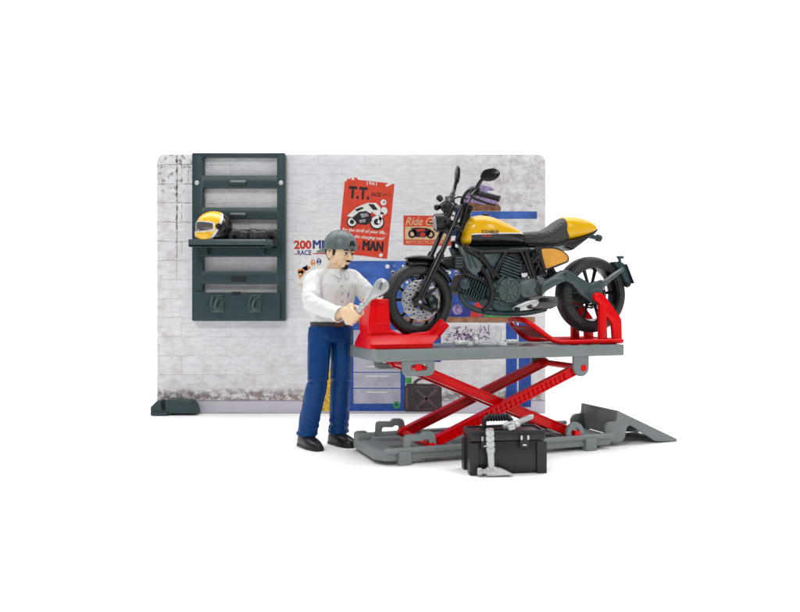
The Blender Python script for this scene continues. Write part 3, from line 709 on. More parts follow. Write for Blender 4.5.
# ------------------------------------------------------------------ front wheel clamp
clamp = thing('wheel_clamp', 'glossy red front wheel clamp holding the motorcycle on the left end of the deck', 'wheel clamp', LIFT, (1.9, 2.2, PZ))
VF, VB = 1.35, 2.85
q = lambda x, y, v=VF: (L(x, y, v).x, L(x, y, v).z)
zz = PZ+.02
side = [q(371.5, 299), q(389, 299), q(390.5, 329), q(399, 333), q(404, 337), q(411, 333.5), q(430, 331), q(441.5, 318.5), q(450, 325.5), q(437, 341), q(370, 341), q(368, 326)]
bm = BM(); plate(bm, rounded(side, [.08, .08, .1, .1, .1, .1, .15, .08, .1, .1, .05, .1]), [], .2, .04, SIDE(VF+.1)); obj('side_plate', bm, M['red'], clamp, ang=30)
bm = BM(); plate(bm, rounded(side, [.08, .08, .1, .1, .1, .1, .15, .08, .1, .1, .05, .1]), [], .2, .04, SIDE(VB-.1)); obj('side_plate', bm, M['red'], clamp, ang=30)
a, b = q(371.5, 299), q(368, 326)
bm = BM(); prism(bm, [(a[0]+.03, a[1]-.03), (a[0]+.28, a[1]-.03), (b[0]+.3, b[1]), (b[0]+.3, zz+.2), (b[0]-.05, zz+.2), (b[0]+.03, b[1])], VF+.15, VB-.15); obj('end_wall', bm, M['red'], clamp, bev=.02)
# flared foot
f0 = [q(363, 327), q(391, 331), q(404, 337), q(411, 334), q(430, 331.5), q(444, 330)]
fl_ = L(370, 348.5, .8).x; fr_ = L(433, 348, .8).x
def ringz(z, x0, x1, y0, y1, c): return [Vector((p.x, p.y, z)) for p in rounded([(x0, y0), (x1, y0), (x1, y1), (x0, y1)], c, 4)]
bm = BM(); x0_, x1_ = q(369, 326)[0], q(437, 340)[0]
loft(bm, [ringz(zz, fl_, fr_, .78, 3.42, .12), ringz(zz+.2, fl_+.02, fr_+.03, .80, 3.40, .12), ringz(zz+.50, x0_-.08, x1_+.05, 1.18, 3.02, .1), ringz(zz+.62, x0_-.04, x1_+.02, 1.26, 2.94, .1)])
obj('foot', bm, M['red'], clamp, bev=.03)
# raised lip that follows the wheel notch, and the boxed end of the right arm
lip = [q(372, 333.5), q(391, 332), q(399, 335.5), q(404, 339), q(411.5, 336), q(430, 333.5), q(442.5, 320.5)]
lp = [Vector((a_, VF-.03, b_)) for a_, b_ in lip]
bm = BM(); tube(bm, lp, .05, 8, roundcap=True); obj('lip', bm, M['red'], clamp)
a_, b_ = q(431, 339), q(446.5, 324.5)
bm = BM(); bar(bm, (a_[0], VF-.04, a_[1]), (b_[0], VF-.04, b_[1]), .26, .1); obj('arm_rib', bm, M['red'], clamp, bev=.04)
bm = BM(); bar(bm, (a_[0]+.05, (VF+VB)/2, a_[1]-.05), (b_[0], (VF+VB)/2, b_[1]), .2, VB-VF-.42); obj('cross_web', bm, M['red_shade'], clamp, bev=.03)
c_ = q(380.5, 313); bm = BM(); plate(bm, rounded([(c_[0]-.28, c_[1]-.55), (c_[0]+.34, c_[1]-.55), (c_[0]+.30, c_[1]+.55), (c_[0]-.22, c_[1]+.55)], .1), [], .06, .025, SIDE(VF-.01)); obj('panel', bm, M['red'], clamp, ang=40)

# ------------------------------------------------------------------ rear stand
rst = thing('paddock_stand', 'glossy red tubular rear stand with a long handle, lifting the rear wheel', 'paddock stand', LIFT, (L(600, 338, 2.2).x, 2.2, PZ))
zt = PZ+.17
ux = L(568, 343, .55).x; ue = L(622, 343, .55).x
hl = L(521.5, 319.5, 1.6)
front = [Vector((hl.x, 1.75, hl.z)), Vector((hl.x+.1, 1.35, hl.z-.08)), Vector((L(535, 327, 1.0).x, 1.0, L(535, 327, 1.0).z)), Vector((L(553, 338, .75).x, .75, zt+.12)), Vector((ux, .62, zt)), Vector((ux+1.2, .6, zt)), Vector((ue-.15, .6, zt)), Vector((ue, .75, zt)), Vector((ue, 1.4, zt))]
loop = front+[Vector((p.x, 4.3-p.y, p.z)) for p in front[::-1]]
bm = BM(); tube(bm, loop, .135, 14, closed=True, sub=4); obj('tube_loop', bm, M['red'], rst)
bm = BM(); s0 = L(535, 327.5, 1.0); tube(bm, [(s0.x+.2, 1.0, s0.z-.15), (s0.x+.2, 3.3, s0.z-.15)], .09, 10); 
bm2 = BM(); prism(bm, [(s0.x-.15, s0.z+.08), (s0.x+.95, s0.z-.50), (s0.x+.95, s0.z-.60), (s0.x-.15, s0.z-.02)], 1.0, 3.3); bm2.free()
obj('cross_plate', bm, M['red_shade'], rst, bev=.02)
bm = BM(); plate(bm, rounded([(ux+.1, .7), (ue-.1, .7), (ue-.1, 3.6), (ux+.1, 3.6)], .1), [rounded([(ux+.5, 1.1), (ue-.6, 1.1), (ue-.6, 3.2), (ux+.5, 3.2)], .1)[::-1]], .12, .02, TOP(zt)); obj('floor_plate', bm, M['red_shade'], rst, ang=30)
def upright(v):
    q = lambda x, y: (L(x, y, .85).x, L(x, y, .85).z)
    out = [q(598.5, 341), q(602, 341), q(606.5, 341), q(605.5, 316), q(611, 323), q(612.5, 341), q(621, 341), q(620.5, 319), q(604.5, 296.5), q(600, 292.5), q(594.5, 292.8), q(592.5, 297), q(595, 301), q(598.5, 303)]
    bm = BM(); plate(bm, rounded(out, [.02, .02, .02, .05, .12, .02, .02, .15, .2, .2, .2, .15, .1, .1]), [], .26, .06, SIDE(v)); return obj('upright', bm, M['red'], rst, ang=30)
upright(.85); upright(3.4)

# ------------------------------------------------------------------ motorcycle
VC = 2.2
WF, WR = L(418, 300.2, VC), L(590.3, 294.6, VC)       # wheel centres
bike = thing('motorcycle', 'yellow and black scrambler motorcycle standing on the raised lift deck between red stands', 'motorcycle', LIFT, ((WF.x+WR.x)/2, VC, PZ))
def tyre_mat():
    m, nt, p = mat_base('tread_rubber'); g = N(nt); v, x, y, z = g.obj()
    ang = g.m('ARCTAN2', z, x); rad = g.m('SQRT', g.m('ADD', g.m('MULTIPLY', x, x), g.m('MULTIPLY', z, z)))
    n = g.noise(v, 2, 4); nt.links.new(g.mix(n, (.014, .015, .015), (.028, .029, .030)), p.inputs['Base Color'])
    zig = g.m('ABSOLUTE', g.m('SUBTRACT', g.m('FRACT', g.m('ADD', g.m('MULTIPLY', ang, 56/(2*PI)), g.m('MULTIPLY', g.m('ABSOLUTE', y), 2.6))), .5))
    h = g.m('MULTIPLY', g.step(zig, .10, .16), 1.0)
    mask = g.step(g.m('ABSOLUTE', y), .16, .20); gate = g.step(rad, 1.50, 1.56)
    hh = g.m('SUBTRACT', 1.0, g.m('MULTIPLY', g.m('MULTIPLY', g.m('SUBTRACT', 1.0, h), mask), gate))
    g.bump(hh, .9, .05, p); p.inputs['Specular IOR Level'].default_value = .35; p.inputs['Roughness'].default_value = .42; return m
TY = tyre_mat()
def wheel(c, r, w, name, disc):
    parts = []
    ri = r*.735
    prof = []
    for k in range(0, 17):                                # rounded tyre section
        t = PI*(k/16); prof.append((ri+(r-ri)*math.sin(t)**.62, -w/2*math.cos(t)*(1.0 if 2 < k < 14 else .96)))
    prof += [(ri-.02, w/2*.85), (ri-.02, -w/2*.85)]
    bm = BM(); lathe(bm, prof, c, (0, 1, 0), 72, close=True); wh = obj('wheel', bm, TY, bike, origin=c, ang=50)
    wh['label'] = name
    bm = BM(); ro = ri+.02
    lathe(bm, [(ro, -w*.40), (ro, w*.40), (ro-.10, w*.38), (ro-.16, w*.22), (ro-.2, 0), (ro-.16, -w*.22), (ro-.10, -w*.38)], c, (0, 1, 0), 64, close=True)
    obj('rim', bm, M['black'], wh, ang=50)
    for k in range(5):                                    # five pairs of cast spokes
        for s in (-1, 1):
            a = 2*PI*k/5+.35+s*.13; b = 2*PI*k/5+.35+s*.26
            bm = BM(); p = c+Vector((math.cos(a)*.26, 0, math.sin(a)*.26)); q = c+Vector((math.cos(b)*(ro-.14), 0, math.sin(b)*(ro-.14)))
            tube(bm, [p, p.lerp(q, .5), q], [.11, .075, .095], 8, flat=1.3); obj('spoke', bm, M['black'], wh)
    bm = BM(); lathe(bm, [(0, -.34), (.17, -.34), (.2, -.26), (.30, -.2), (.30, .2), (.2, .26), (.17, .34), (0, .34)], c, (0, 1, 0), 28); obj('hub', bm, M['black_soft'], wh)
    return wh
fw = wheel(WF, 1.80, .78, 'front wheel with silver brake disc', True); rw = wheel(WR, 2.04, 1.14, 'rear wheel', False)
# brake disc with drilled holes
def disc(c, r, v, par, mt):
    hs = [circ(0, 0, r*.42, 24)[::-1]]
    for k in range(14):
        for j, (rr, da) in enumerate(((.60, 0), (.76, .18), (.89, .05))):
            a = 2*PI*k/14+da; hs.append(circ(math.cos(a)*rr*r, math.sin(a)*rr*r, r*.052, 8)[::-1])
    edge = [(r*(1+.022*math.sin(14*t))*math.cos(t), r*(1+.022*math.sin(14*t))*math.sin(t)) for t in [2*PI*i/112 for i in range(112)]]
    bm = BM(); plate(bm, edge, hs, .05, .008, Matrix.Translation((c.x, v, c.z)) @ Matrix.Rotation(R(90), 4, 'X')); d = obj('brake_disc', bm, mt, par, ang=30)
    bm = BM()
    for k in range(7):
        a = 2*PI*k/7; p = Vector((c.x+.15*math.cos(a), v-.02, c.z+.15*math.sin(a))); q = Vector((c.x+r*.5*math.cos(a+.35), v-.02, c.z+r*.5*math.sin(a+.35)))
        bar(bm, p, q, .1, .05)
    obj('carrier', bm, M['black_soft'], par); return d
disc(WF, 1.0, VC-.36, fw, plastic('brake_steel', (.33, .335, .34), .3, .2, .1, metal=.5)); disc(WR, .70, VC-.42, rw, M['black_soft'])
# axle nuts, calliper
bm = BM(); cyl(bm, (WF.x, VC-.74, WF.z), (WF.x, VC+.74, WF.z), .09, 16); obj('axle', bm, M['slate_lit'], bike)
def tb(name, pts, r, mt, n=12, sub=5, v=None, par=None, both=False, rc=True, **kw):
    ps = [L(*p) for p in pts]; rr = r
    bm = BM(); tube(bm, ps, rr, n, sub=sub, roundcap=rc, **kw); o = obj(name, bm, mt, par or bike)
    if both:
        bm = BM(); tube(bm, [mir(p) for p in ps], rr, n, sub=sub, roundcap=rc, **kw); obj(name, bm, mt, par or bike)
    return o
# fork legs
vf = VC-.62
for s in (1, -1):
    f = (lambda p: p) if s == 1 else mir
    a, b, c2, d_ = [f(L(*p, vf)) for p in ((418.5, 302), (440, 256), (452, 229.5), (462.5, 205))]
    bm = BM(); tube(bm, [a, a.lerp(b, .15), b], [.15, .17, .18], 16); tube(bm, [b, d_], .125, 16); lathe(bm, [(0, -.03), (.2, -.03), (.2, .1), (.135, .14)], b, (d_-b), 18)
    fk = obj('fork_leg', bm, M['black'], bike)
    bm = BM(); lathe(bm, [(0, -.16), (.16, -.16), (.22, -.12), (.22, .12), (.16, .16), (0, .16)], a, (0, 1, 0), 20); obj('axle_clamp', bm, M['black_soft'], fk)
    bm = BM(); cyl(bm, a+Vector((0, -s*.17, 0)), a+Vector((0, -s*.24, 0)), .08, 6); obj('nut', bm, M['silver'], fk)
    bm = BM(); k = b.lerp(d_, .12); tube(bm, [a.lerp(b, .2)+Vector((-.12, 0, .0)), a.lerp(b, .6)+Vector((-.2, -.06*s, 0)), k+Vector((-.15, -.05*s, 0))], .035, 8, sub=4); obj('brake_hose', bm, M['black_soft'], fk)
# triple clamps and steering head
for (x, y, w_) in ((452.5, 230, .30), (462, 208.5, .22)):
    c = L(x, y, VC); n_ = Vector((.42, 0, .9)).normalized()
    bm = BM(); m_ = Matrix.Translation(c) @ Matrix.Rotation(R(-64+90), 4, 'Y')
    plate(bm, rounded([(-.35, -.86), (.28, -.86), (.42, 0), (.28, .86), (-.35, .86), (-.2, 0)], .18), [], w_*.8, .03, m_); obj('fork_clamp', bm, M['black'], bike, ang=30)
tb('steering_head', [(467, 210, VC), (459, 244, VC)], .25, M['black'], sub=0, rc=False)
# calliper
cq = L(431, 303, VC-.55)
bm = BM(); prism(bm, [(cq.x-.30, cq.z+.34), (cq.x+.12, cq.z+.42), (cq.x+.34, cq.z+.1), (cq.x+.3, cq.z-.36), (cq.x, cq.z-.50), (cq.x-.1, cq.z-.1)], VC-.72, VC-.30); cal = obj('calliper', bm, M['black'], bike, bev=.05)
for dx, dz in ((-.08, .2), (.1, -.16)):
    bm = BM(); lathe(bm, [(0, -.06), (.10, -.06), (.12, 0), (0, 0)], (cq.x+dx, VC-.73, cq.z+dz), (0, 1, 0), 16); obj('bolt', bm, M['slate_lit'], cal)
tb('calliper_bracket', [(421, 299, VC-.62), (430, 293, VC-.64), (436, 288, VC-.6)], [.10, .09, .06], M['black_soft'])
tb('calliper_bracket', [(421, 305, VC-.60), (429, 309, VC-.64), (433, 307, VC-.6)], [.10, .09, .06], M['black_soft'])
# front fender
def fender(c, r0, a0, a1, w0, name, mt, th=.06, n=30, tipw=.55):
    bm = BM(); rings = []
    for i in range(n+1):
        t = i/n; a = R(a0+(a1-a0)*t); wd = w0*(tipw+(1-tipw)*math.sin(PI*min(1, max(0, t*1.0)))**.4)
        top, bot = [], []
        for k in range(9):
            s = -1+k/4; h = r0+.02-.22*abs(s)**2.4
            top.append(Vector((c.x+math.cos(a)*h, c.y+s*wd/2, c.z+math.sin(a)*h))); bot.append(Vector((c.x+math.cos(a)*(h-th), c.y+s*(wd-.06)/2, c.z+math.sin(a)*(h-th))))
        rings.append(top+bot[::-1])
    loft(bm, rings); return obj(name, bm, mt, bike, ang=50)
fe = fender(WF, 2.02, 108, 28, .92, 'front_fender', M['black'], .07)
q0 = L(406, 258.5, VC)
tb('fender_stay', [(446, 274, vf+.12), (437, 268, vf+.1), (428, 283, vf+.05)], .05, M['black'], both=True)
bm = BM(); side_loft(bm, [(406, 258, 258.8, .2), (408, 256.6, 259.8, .36), (416, 255.3, 260.4, .44), (426, 256, 261.6, .46), (437, 259.5, 264.5, .46), (446, 265, 270, .45)], VC, 24, 2.2); obj('fender_tip', bm, M['black'], fe)
# headlamp
hl_ = L(441, 222.5, VC); ax = Vector((-1, .22, -.12)).normalized()
bm = BM(); lathe(bm, [(0, -.48), (.18, -.46), (.36, -.32), (.44, -.12), (.46, .18), (.45, .26), (.40, .28), (.39, .2), (0, .2)], hl_, ax, 36); hd = obj('headlight', bm, M['black_soft'], bike)
def glass():
    m, nt, p = mat_base('clear_lens'); p.inputs['Base Color'].default_value = (.55, .58, .59, 1); p.inputs['Roughness'].default_value = .05
    p.inputs['Transmission Weight'].default_value = .5; p.inputs['IOR'].default_value = 1.4; return m
bm = BM(); lathe(bm, [(0, .02), (.17, .03), (.34, .15), (.39, .23)], hl_, ax, 36); obj('reflector', bm, M['chrome'], hd)
bm = BM(); lathe(bm, [(.395, .22), (.37, .30), (.26, .38), (.12, .42), (0, .43)], hl_, ax, 36); obj('lens', bm, glass(), hd)
bm = BM(); tube(bm, [hl_+ax*.27+(basis(ax) @ Vector((.42*math.cos(t), .42*math.sin(t), 0))) for t in [2*PI*k/36 for k in range(36)]], .045, 8, closed=True); obj('bezel', bm, M['black'], hd)
bm = BM(); bar(bm, hl_+ax*.33+Vector((0, 0, .36)), hl_+ax*.33+Vector((0, 0, -.36)), .06, .06); bar(bm, hl_+ax*.43+Vector((-.02, -.0, .03)), hl_+ax*.43+Vector((-.02, 0, -.03)), .5, .03); obj('lens_cross', bm, M['black_soft'], hd)
for s in (-1, 1):
    bm = BM(); lathe(bm, [(0, 0), (.16, 0), (.16, .1), (.1, .16), (0, .16)], hl_+Vector((.15, s*.5, 0)), (0, s, 0), 18); bar(bm, hl_+Vector((.15, s*.58, 0)), L(455, 226, VC)+Vector((0, s*.58, 0)), .22, .07); obj('lamp_bracket', bm, M['black'], hd, bev=.02)
# gauge
gq = L(447, 208.5, VC+.12); gax = Vector((.55, 0, .8)).normalized()
bm = BM(); lathe(bm, [(0, -.2), (.25, -.18), (.34, -.02), (.34, .1), (.28, .13), (.27, .08), (0, .08)], gq, gax, 28); obj('gauge', bm, M['black_soft'], bike)
bm = BM(); lathe(bm, [(0, 0), (.12, 0), (.17, .2), (.10, .3), (0, .32)], L(441.5, 200.5, VC-.5), (-.5, -.1, .5), 16); obj('turn_signal', bm, M['black'], bike)
bm = BM(); lathe(bm, [(0, 0), (.12, 0), (.17, .2), (.10, .3), (0, .32)], L(440, 206.5, VC+.5), (-.6, .1, -.2), 16); obj('turn_signal', bm, M['black'], bike)
# handlebar: rises from the clamp and sweeps out and back on both sides
hb = [Vector((*L(461, 203.5, VC),)), Vector((*L(463, 203, VC-.35),)), L(467, 197, VC-.75), L(474, 190.5, VC-1.35), L(484, 191, VC-2.0), L(500, 193.5, VC-2.75)]
hb = [L(461, 206, VC), L(461.5, 206, VC-.35), L(463, 198, VC-.8), L(470, 190, VC-1.25), L(479, 193.5, VC-1.7), L(498.5, 198.5, VC-2.25)]
full = [mir(p) for p in hb[::-1]][:-1]+hb
bm = BM(); tube(bm, full, .085, 12, sub=5, roundcap=True); bar_ = obj('handlebar', bm, M['black'], bike)
for s in (1, -1):
    f = (lambda p: p) if s == 1 else mir
    a, b = f(hb[4].lerp(hb[5], .08)), f(hb[5])
    bm = BM(); ln = (b-a).length; prof = [(0, 0), (.17, 0), (.17, .05)]
    k = .05
    while k < ln-.1: prof += [(.13, k), (.13, k+.05), (.15, k+.055), (.15, k+.09)]; k += .1
    prof += [(.13, ln), (.17, ln+.01), (.17, ln+.07), (0, ln+.1)]
    lathe(bm, prof, a, b-a, 20); obj('grip', bm, M['black_soft'], bar_)
    m0, m1, m2, m3 = [f(L(*p)) for p in ((478, 189.5, VC-1.6), (472, 196.5, VC-1.9), (485, 202.5, VC-2.2), (495, 205, VC-2.4))]
    bm = BM(); tube(bm, [m0, m1, m2, m3], [.10, .08, .06, .05], 10, sub=5, roundcap=True); obj('brake_lever', bm, M['black'], bar_)
    c = f(L(474.5, 192, VC-1.5)); bm = BM(); box(bm, c.x-.2, c.x+.24, c.y-.2, c.y+.2, c.z-.2, c.z+.2); obj('switch_block', bm, M['black_soft'], bar_, bev=.07)
    # mirror: the near one is seen face on, the far one edge on
    if s == 1:
        s0, s1, mc = L(476, 192, VC-1.5), L(483, 178.5, VC-1.85), L(489.5, 175, VC-2.05)
        bm = BM(); tube(bm, [s0, s0.lerp(s1, .5)+Vector((-.05, 0, .03)), s1, mc], [.12, .10, .085, .07], 12, sub=4); obj('mirror_stalk', bm, M['black'], bar_)
        mm = Matrix.Translation(mc) @ Matrix.Rotation(R(-8), 4, 'Y') @ Matrix.Rotation(R(-12), 4, 'Z')
    else:
        s0, s1, mc = L(448.5, 200, VC+1.2), L(454.5, 189, VC+1.5), L(457.3, 175.5, VC+1.7)
        bm = BM(); tube(bm, [s0, s0.lerp(s1, .5)+Vector((.05, 0, .03)), s1, mc], [.13, .11, .10, .08], 12, sub=4); obj('mirror_stalk', bm, M['black'], bar_)
        mm = Matrix.Translation(mc) @ Matrix.Rotation(R(-86), 4, 'Y') @ Matrix.Rotation(R(4), 4, 'Z') @ Matrix.Rotation(R(84), 4, 'X')
    bm = BM(); plate(bm, rounded([(-.50, -.05), (-.30, .27), (.25, .33), (.56, .10), (.46, -.16), (.1, -.33), (-.32, -.26)], .25), [], .16, .06, mm @ Matrix.Rotation(R(90), 4, 'X')); mi = obj('mirror', bm, M['black'], bar_, ang=40)
cb = L(452, 200, VC)
for pts, r in ((((446, 215, VC-.3), (450, 203, VC-.5), (458, 197, VC-.7), (467, 199, VC-.9)), .045), (((444, 216, VC+.2), (446, 200, VC+.6), (455, 195, VC+1.0)), .045), (((452, 232, VC-.4), (449, 214, VC-.5), (456, 204, VC-.6)), .05), (((456, 240, VC-.5), (462, 226, VC-.75), (468, 205, VC-1.0), (473, 196, VC-1.3)), .04)):
    tb('cable', pts, r, M['black_soft'])
# ---- tank, seat, tail
def tank_mat():
    m, nt, p = mat_base('tank_paint'); g = N(nt); v, x, y, z = g.obj()
    a, b = L(462, 234.8, VC), L(520, 233.4, VC); o = ORG['motorcycle']
    sl = (b.z-a.z)/(b.x-a.x)
    zz = g.m('SUBTRACT', g.m('SUBTRACT', z, a.z-o.z), g.m('MULTIPLY', g.m('SUBTRACT', x, a.x-o.x), sl))
    zz = g.m('ADD', zz, .06)
    dx = g.m('SUBTRACT', x, L(465.5, 240, VC).x-o.x)
    wedge = g.step(g.m('ADD', dx, g.m('MULTIPLY', zz, .12)), .01, -.01)
    up = g.m('MAXIMUM', g.step(zz, .045, .055), wedge); ln = g.m('MULTIPLY', g.step(zz, -.015, -.005), g.m('SUBTRACT', 1.0, up))
    c = g.mix(up, (.005, .005, .006), (.73, .40, .0008)); c = g.mix(ln, c, (.7, .7, .7))
    nt.links.new(c, p.inputs['Base Color']); p.inputs['Roughness'].default_value = .24; p.inputs['Specular IOR Level'].default_value = .35; p.inputs['Coat Weight'].default_value = .1; p.inputs['Coat Roughness'].default_value = .1
    g.bump(g.noise(v, 20, 2), .05, .01, p); return m
bm = BM(); side_loft(bm, [(457.5, 243, 244.5, .06), (459.5, 236, 245.5, .32), (463, 225.5, 246, .58), (467, 219.5, 246, .74), (472, 216.8, 246, .86), (479, 215.8, 246, .94), (487, 217, 246, .96), (494, 219.4, 246, .93), (501, 222.6, 246, .86), (508, 226, 246, .75), (515, 229.8, 246, .62), (520, 233.4, 246, .50), (522.5, 238, 245.6, .36)], VC, 40, 2.5)
tank_bm = bm.copy(); tank = obj('fuel_tank', bm, tank_mat(), bike, ang=60)
for s_, x0, y0, x1, y1 in (('SCRAMBLER', 481.5, 230.4, 498.5, 233.4), ('DUCATI', 482.5, 234.6, 491.5, 236.4)):
    a, b = L(x0, y1, VC-.9), L(x1, y0, VC-.9); bm = BM(); text(bm, s_, a.x, b.x, a.z, b.z, SIDE(-2), off=.03)
    onto(bm, tank_bm, (0, 1, 0), .012); obj('lettering', bm, P['dred'] if s_ == 'DUCATI' else M['brown'], tank, recalc=False)
# cap
bm = BM(); cc = L(486, 215.5, VC); lathe(bm, [(0, -.02), (.2, -.02), (.2, .05), (.13, .08), (0, .08)], cc, (.05, 0, 1), 20); obj('filler_cap', bm, M['black'], tank)
def seat_mat():
    m, nt, p = mat_base('ribbed_vinyl'); g = N(nt); v, x, y, z = g.obj()
    wv = nt.nodes.new('ShaderNodeTexVoronoi'); wv.inputs['Scale'].default_value = 9; nt.links.new(v, wv.inputs['Vector'])
    p.inputs['Specular IOR Level'].default_value = .4; p.inputs['Base Color'].default_value = (.034, .033, .031, 1); p.inputs['Roughness'].default_value = .5
    g.bump(wv.outputs['Distance'], .9, .05, p); return m
SM = seat_mat()
bm = BM(); side_loft(bm, [(518.5, 236, 243, .34), (521, 233, 245, .50), (529, 232, 245.5, .62), (539, 231, 246, .68), (547, 227.5, 246.5, .70), (554, 222.2, 246, .68), (560, 218.6, 244, .64), (565, 218, 240, .56), (568.5, 222, 234, .44)], VC, 36, 2.8)
seat = obj('seat', bm, SM, bike, ang=60)
tb('piping', [(521, 238, VC-.60), (533, 237.5, VC-.68), (545, 236.5, VC-.73), (556, 231, VC-.70), (563, 224, VC-.58)], .025, M['black_soft'], par=seat)
bm = BM(); side_loft(bm, [(556.5, 234, 239.5, .30), (560, 219, 240.8, .60), (564, 217.3, 240.4, .67), (570, 217.2, 239.4, .67), (578, 218.3, 237.6, .62), (586, 220.8, 235, .50), (592, 224, 232.4, .34), (596, 227.4, 229.5, .12)], VC, 36, 2.3)
obj('tail_cowl', bm, M['yellow'], bike, ang=60)
bm = BM(); side_loft(bm, [(524, 244, 247, .5), (545, 244.5, 248.5, .6), (560, 240, 249, .6), (568, 239, 251, .56), (574, 237, 247.5, .5), (584, 234, 240, .42), (593, 231, 234, .25), (597, 229, 230, .1)], VC, 24, 3)
obj('under_tray', bm, M['black_soft'], bike, ang=50)
tl = [L(588, 236, VC), L(603, 239, VC)]
bm = BM(); lathe(bm, [(0, 0), (.11, 0), (.12, .5), (.19, .56), (.19, .78), (.12, .84), (0, .84)], tl[0], tl[1]-tl[0], 18); obj('tail_light', bm, M['slate'], bike)
tb('rail', [(524, 249, VC-.55), (545, 248, VC-.62), (562, 246.5, VC-.55), (575, 240, VC-.4)], .05, M['grey'], both=True)
# side panel
pf = [L(*p, VC-.62) for p in ((533, 246.5), (552, 246.2), (562, 249.2), (569, 256), (569, 262), (557, 267), (544, 271.5), (540.5, 263), (537.5, 256))]
for s in (1, -1):
    v0 = VC-s*.58
    bm = BM(); plate(bm, rounded(uz(pf), [.15, .2, .25, .2, .15, .3, .15, .2, .2]), [], .24, .09, SIDE(v0)); o = obj('side_panel', bm, M['black_soft'], bike, ang=50)
    ins = [L(*p, VC-.62) for p in ((539.5, 249.2), (551, 248.3), (561, 250.8), (567, 256.6), (566.8, 261), (556, 265), (545.3, 269), (543, 262), (541.3, 255))]
    bm = BM(); plate(bm, rounded(uz(ins), [.15, .2, .2, .15, .1, .2, .1, .2, .2]), [], .14, .05, SIDE(v0-s*.09)); obj('inlay', bm, plastic('amber_leather', (.66, .30, .03), .5, 1.2, .12, gscale=40) if s == 1 else bpy.data.materials['amber_leather'], o, ang=50)
# ---- frame of black tubes
FN = VC-.70
for pts in (((458, 242, VC-.3), (466, 249, FN), (478, 256, FN), (490, 267, FN), (499, 277.5, FN)),
            ((466, 247, FN), (480, 251, FN), (500, 251, FN), (518, 250.5, FN), (528, 249.5, FN)),):
    tb('frame_tube', pts, .115, M['black'], sub=3, both=True)
for pts in (((492.5, 277, FN), (498.5, 266, FN), (506, 251.5, FN)), ((480, 252, FN), (487, 264, FN-.02), (493, 276, FN)), ((508, 250, FN), (520, 251, FN), (526, 262, FN), (532, 279, FN)), ((521, 252, FN), (533, 262, FN+.1), (540, 252, FN))):
    tb('frame_tube', pts, .105, M['black'], sub=4, both=True)
tb('frame_tube', [(526, 250, FN-.05), (531, 266, FN-.05), (537, 284, FN-.05)], .12, M['black'], sub=3, both=True)
# filler mass inside the frame
bm = BM(); side_loft(bm, [(462, 246, 250, .2), (470, 246, 256, .35), (480, 246, 262, .4), (505, 246, 262, .42), (524, 246, 262, .42), (540, 247, 266, .4), (548, 248, 264, .35)], VC+.05, 20, 3.5); obj('airbox', bm, M['slate'], bike)
# ---- radiator scoops and horn
sc_ = [L(*p, VC-.66) for p in ((458.5, 245), (464, 247.5), (478, 256.5), (484.5, 267.5), (474.5, 276), (468.5, 270), (463, 258))]
for s in (1, -1):
    bm = BM(); plate(bm, rounded(uz(sc_), .12), [], .22, .06, SIDE(VC-s*.56)); o = obj('scoop', bm, M['scoop'], bike, ang=40)
    for a, b in (((466.5, 252), (471.5, 268)), ((471, 255), (477, 268))):
        p0, p1 = L(*a, VC-.7), L(*b, VC-.7); p0.y = p1.y = VC-s*.69
        bm = BM(); bar(bm, p0, p1, .09, .06); obj('ridge', bm, M['slate'], o, bev=.02)
tri = [L(*p, VC-.55) for p in ((481, 252.5), (504, 252.5), (492, 271), (489, 265))]
for s in (1, -1):
    bm = BM(); plate(bm, rounded(uz(tri), .06), [], .12, .03, SIDE(VC-s*.52)); obj('side_cover', bm, M['slate_lit'], bike, ang=40)
c = L(456, 262, VC-.45); bm = BM(); box(bm, c.x-.22, c.x+.3, VC-.75, VC+.75, c.z-.35, c.z+.3); box(bm, c.x-.3, c.x-.2, VC-.6, VC+.6, c.z-.25, c.z+.2)
obj('oil_cooler', bm, M['black_soft'], bike, bev=.05)
for k in range(4):
    bm = BM(); box(bm, c.x-.16, c.x+.24, VC-.79, VC-.74, c.z-.26+.14*k, c.z-.20+.14*k); obj('grille_bar', bm, M['slate_lit'], bike, bev=.01)
# ---- engine
def fins(c, ang, n, pitch, w, t, hv, name, grow=0.0, mt='slate'):
    for k in range(n):
        d = (k-(n-1)/2)*pitch; a = R(ang); p = Vector((c.x+math.cos(a)*d, c.y, c.z+math.sin(a)*d))
        m_ = Matrix.Translation(p) @ Matrix.Rotation(-a, 4, 'Y'); ww = w*(1+grow*k)
        bm = BM(); plate(bm, rounded([(-t/2, -hv), (t/2, -hv), (t/2, hv), (-t/2, hv)], .01), [], ww, .015, m_); obj('cooling_fin', bm, M[mt], eng)
cr = L(508, 292, VC)
case = [L(*p, VC-.7) for p in ((487, 287), (497, 279), (512, 277), (527, 277), (541, 281), (545, 290), (541, 301), (528, 305), (512, 311), (497, 311), (489, 303))]
bm = BM(); plate(bm, rounded(uz(case), .25), [], 1.30, .14, SIDE(VC)); eng = obj('engine', bm, M['slate'], bike, ang=50)
c = L(509.5, 268.5, VC-.5); c.y = VC
bm = BM(); bar(bm, (c.x-.28, VC, c.z-.75), (c.x+.18, VC, c.z+.6), .9, .95); obj('cylinder', bm, M['slate'], eng, bev=.08)
fins(c, 73, 7, .155, 1.16, .06, .70, 'f', -.02, 'slate_lit')
hd_ = L(513.5, 258, VC-.5); bm = BM(); m_ = Matrix.Translation((hd_.x, VC, hd_.z)) @ Matrix.Rotation(R(17), 4, 'Y'); box(bm, -.42, .42, -.6, .6, -.22, .26, m_); o = obj('cylinder_head', bm, M['black_soft'], eng, bev=.1)
c = L(474, 287, VC-.5); c.y = VC
bm = BM(); bar(bm, (c.x-.6, VC, c.z+.05), (c.x+.75, VC, c.z-.30), .85, .95); obj('cylinder', bm, M['slate'], eng, bev=.08)
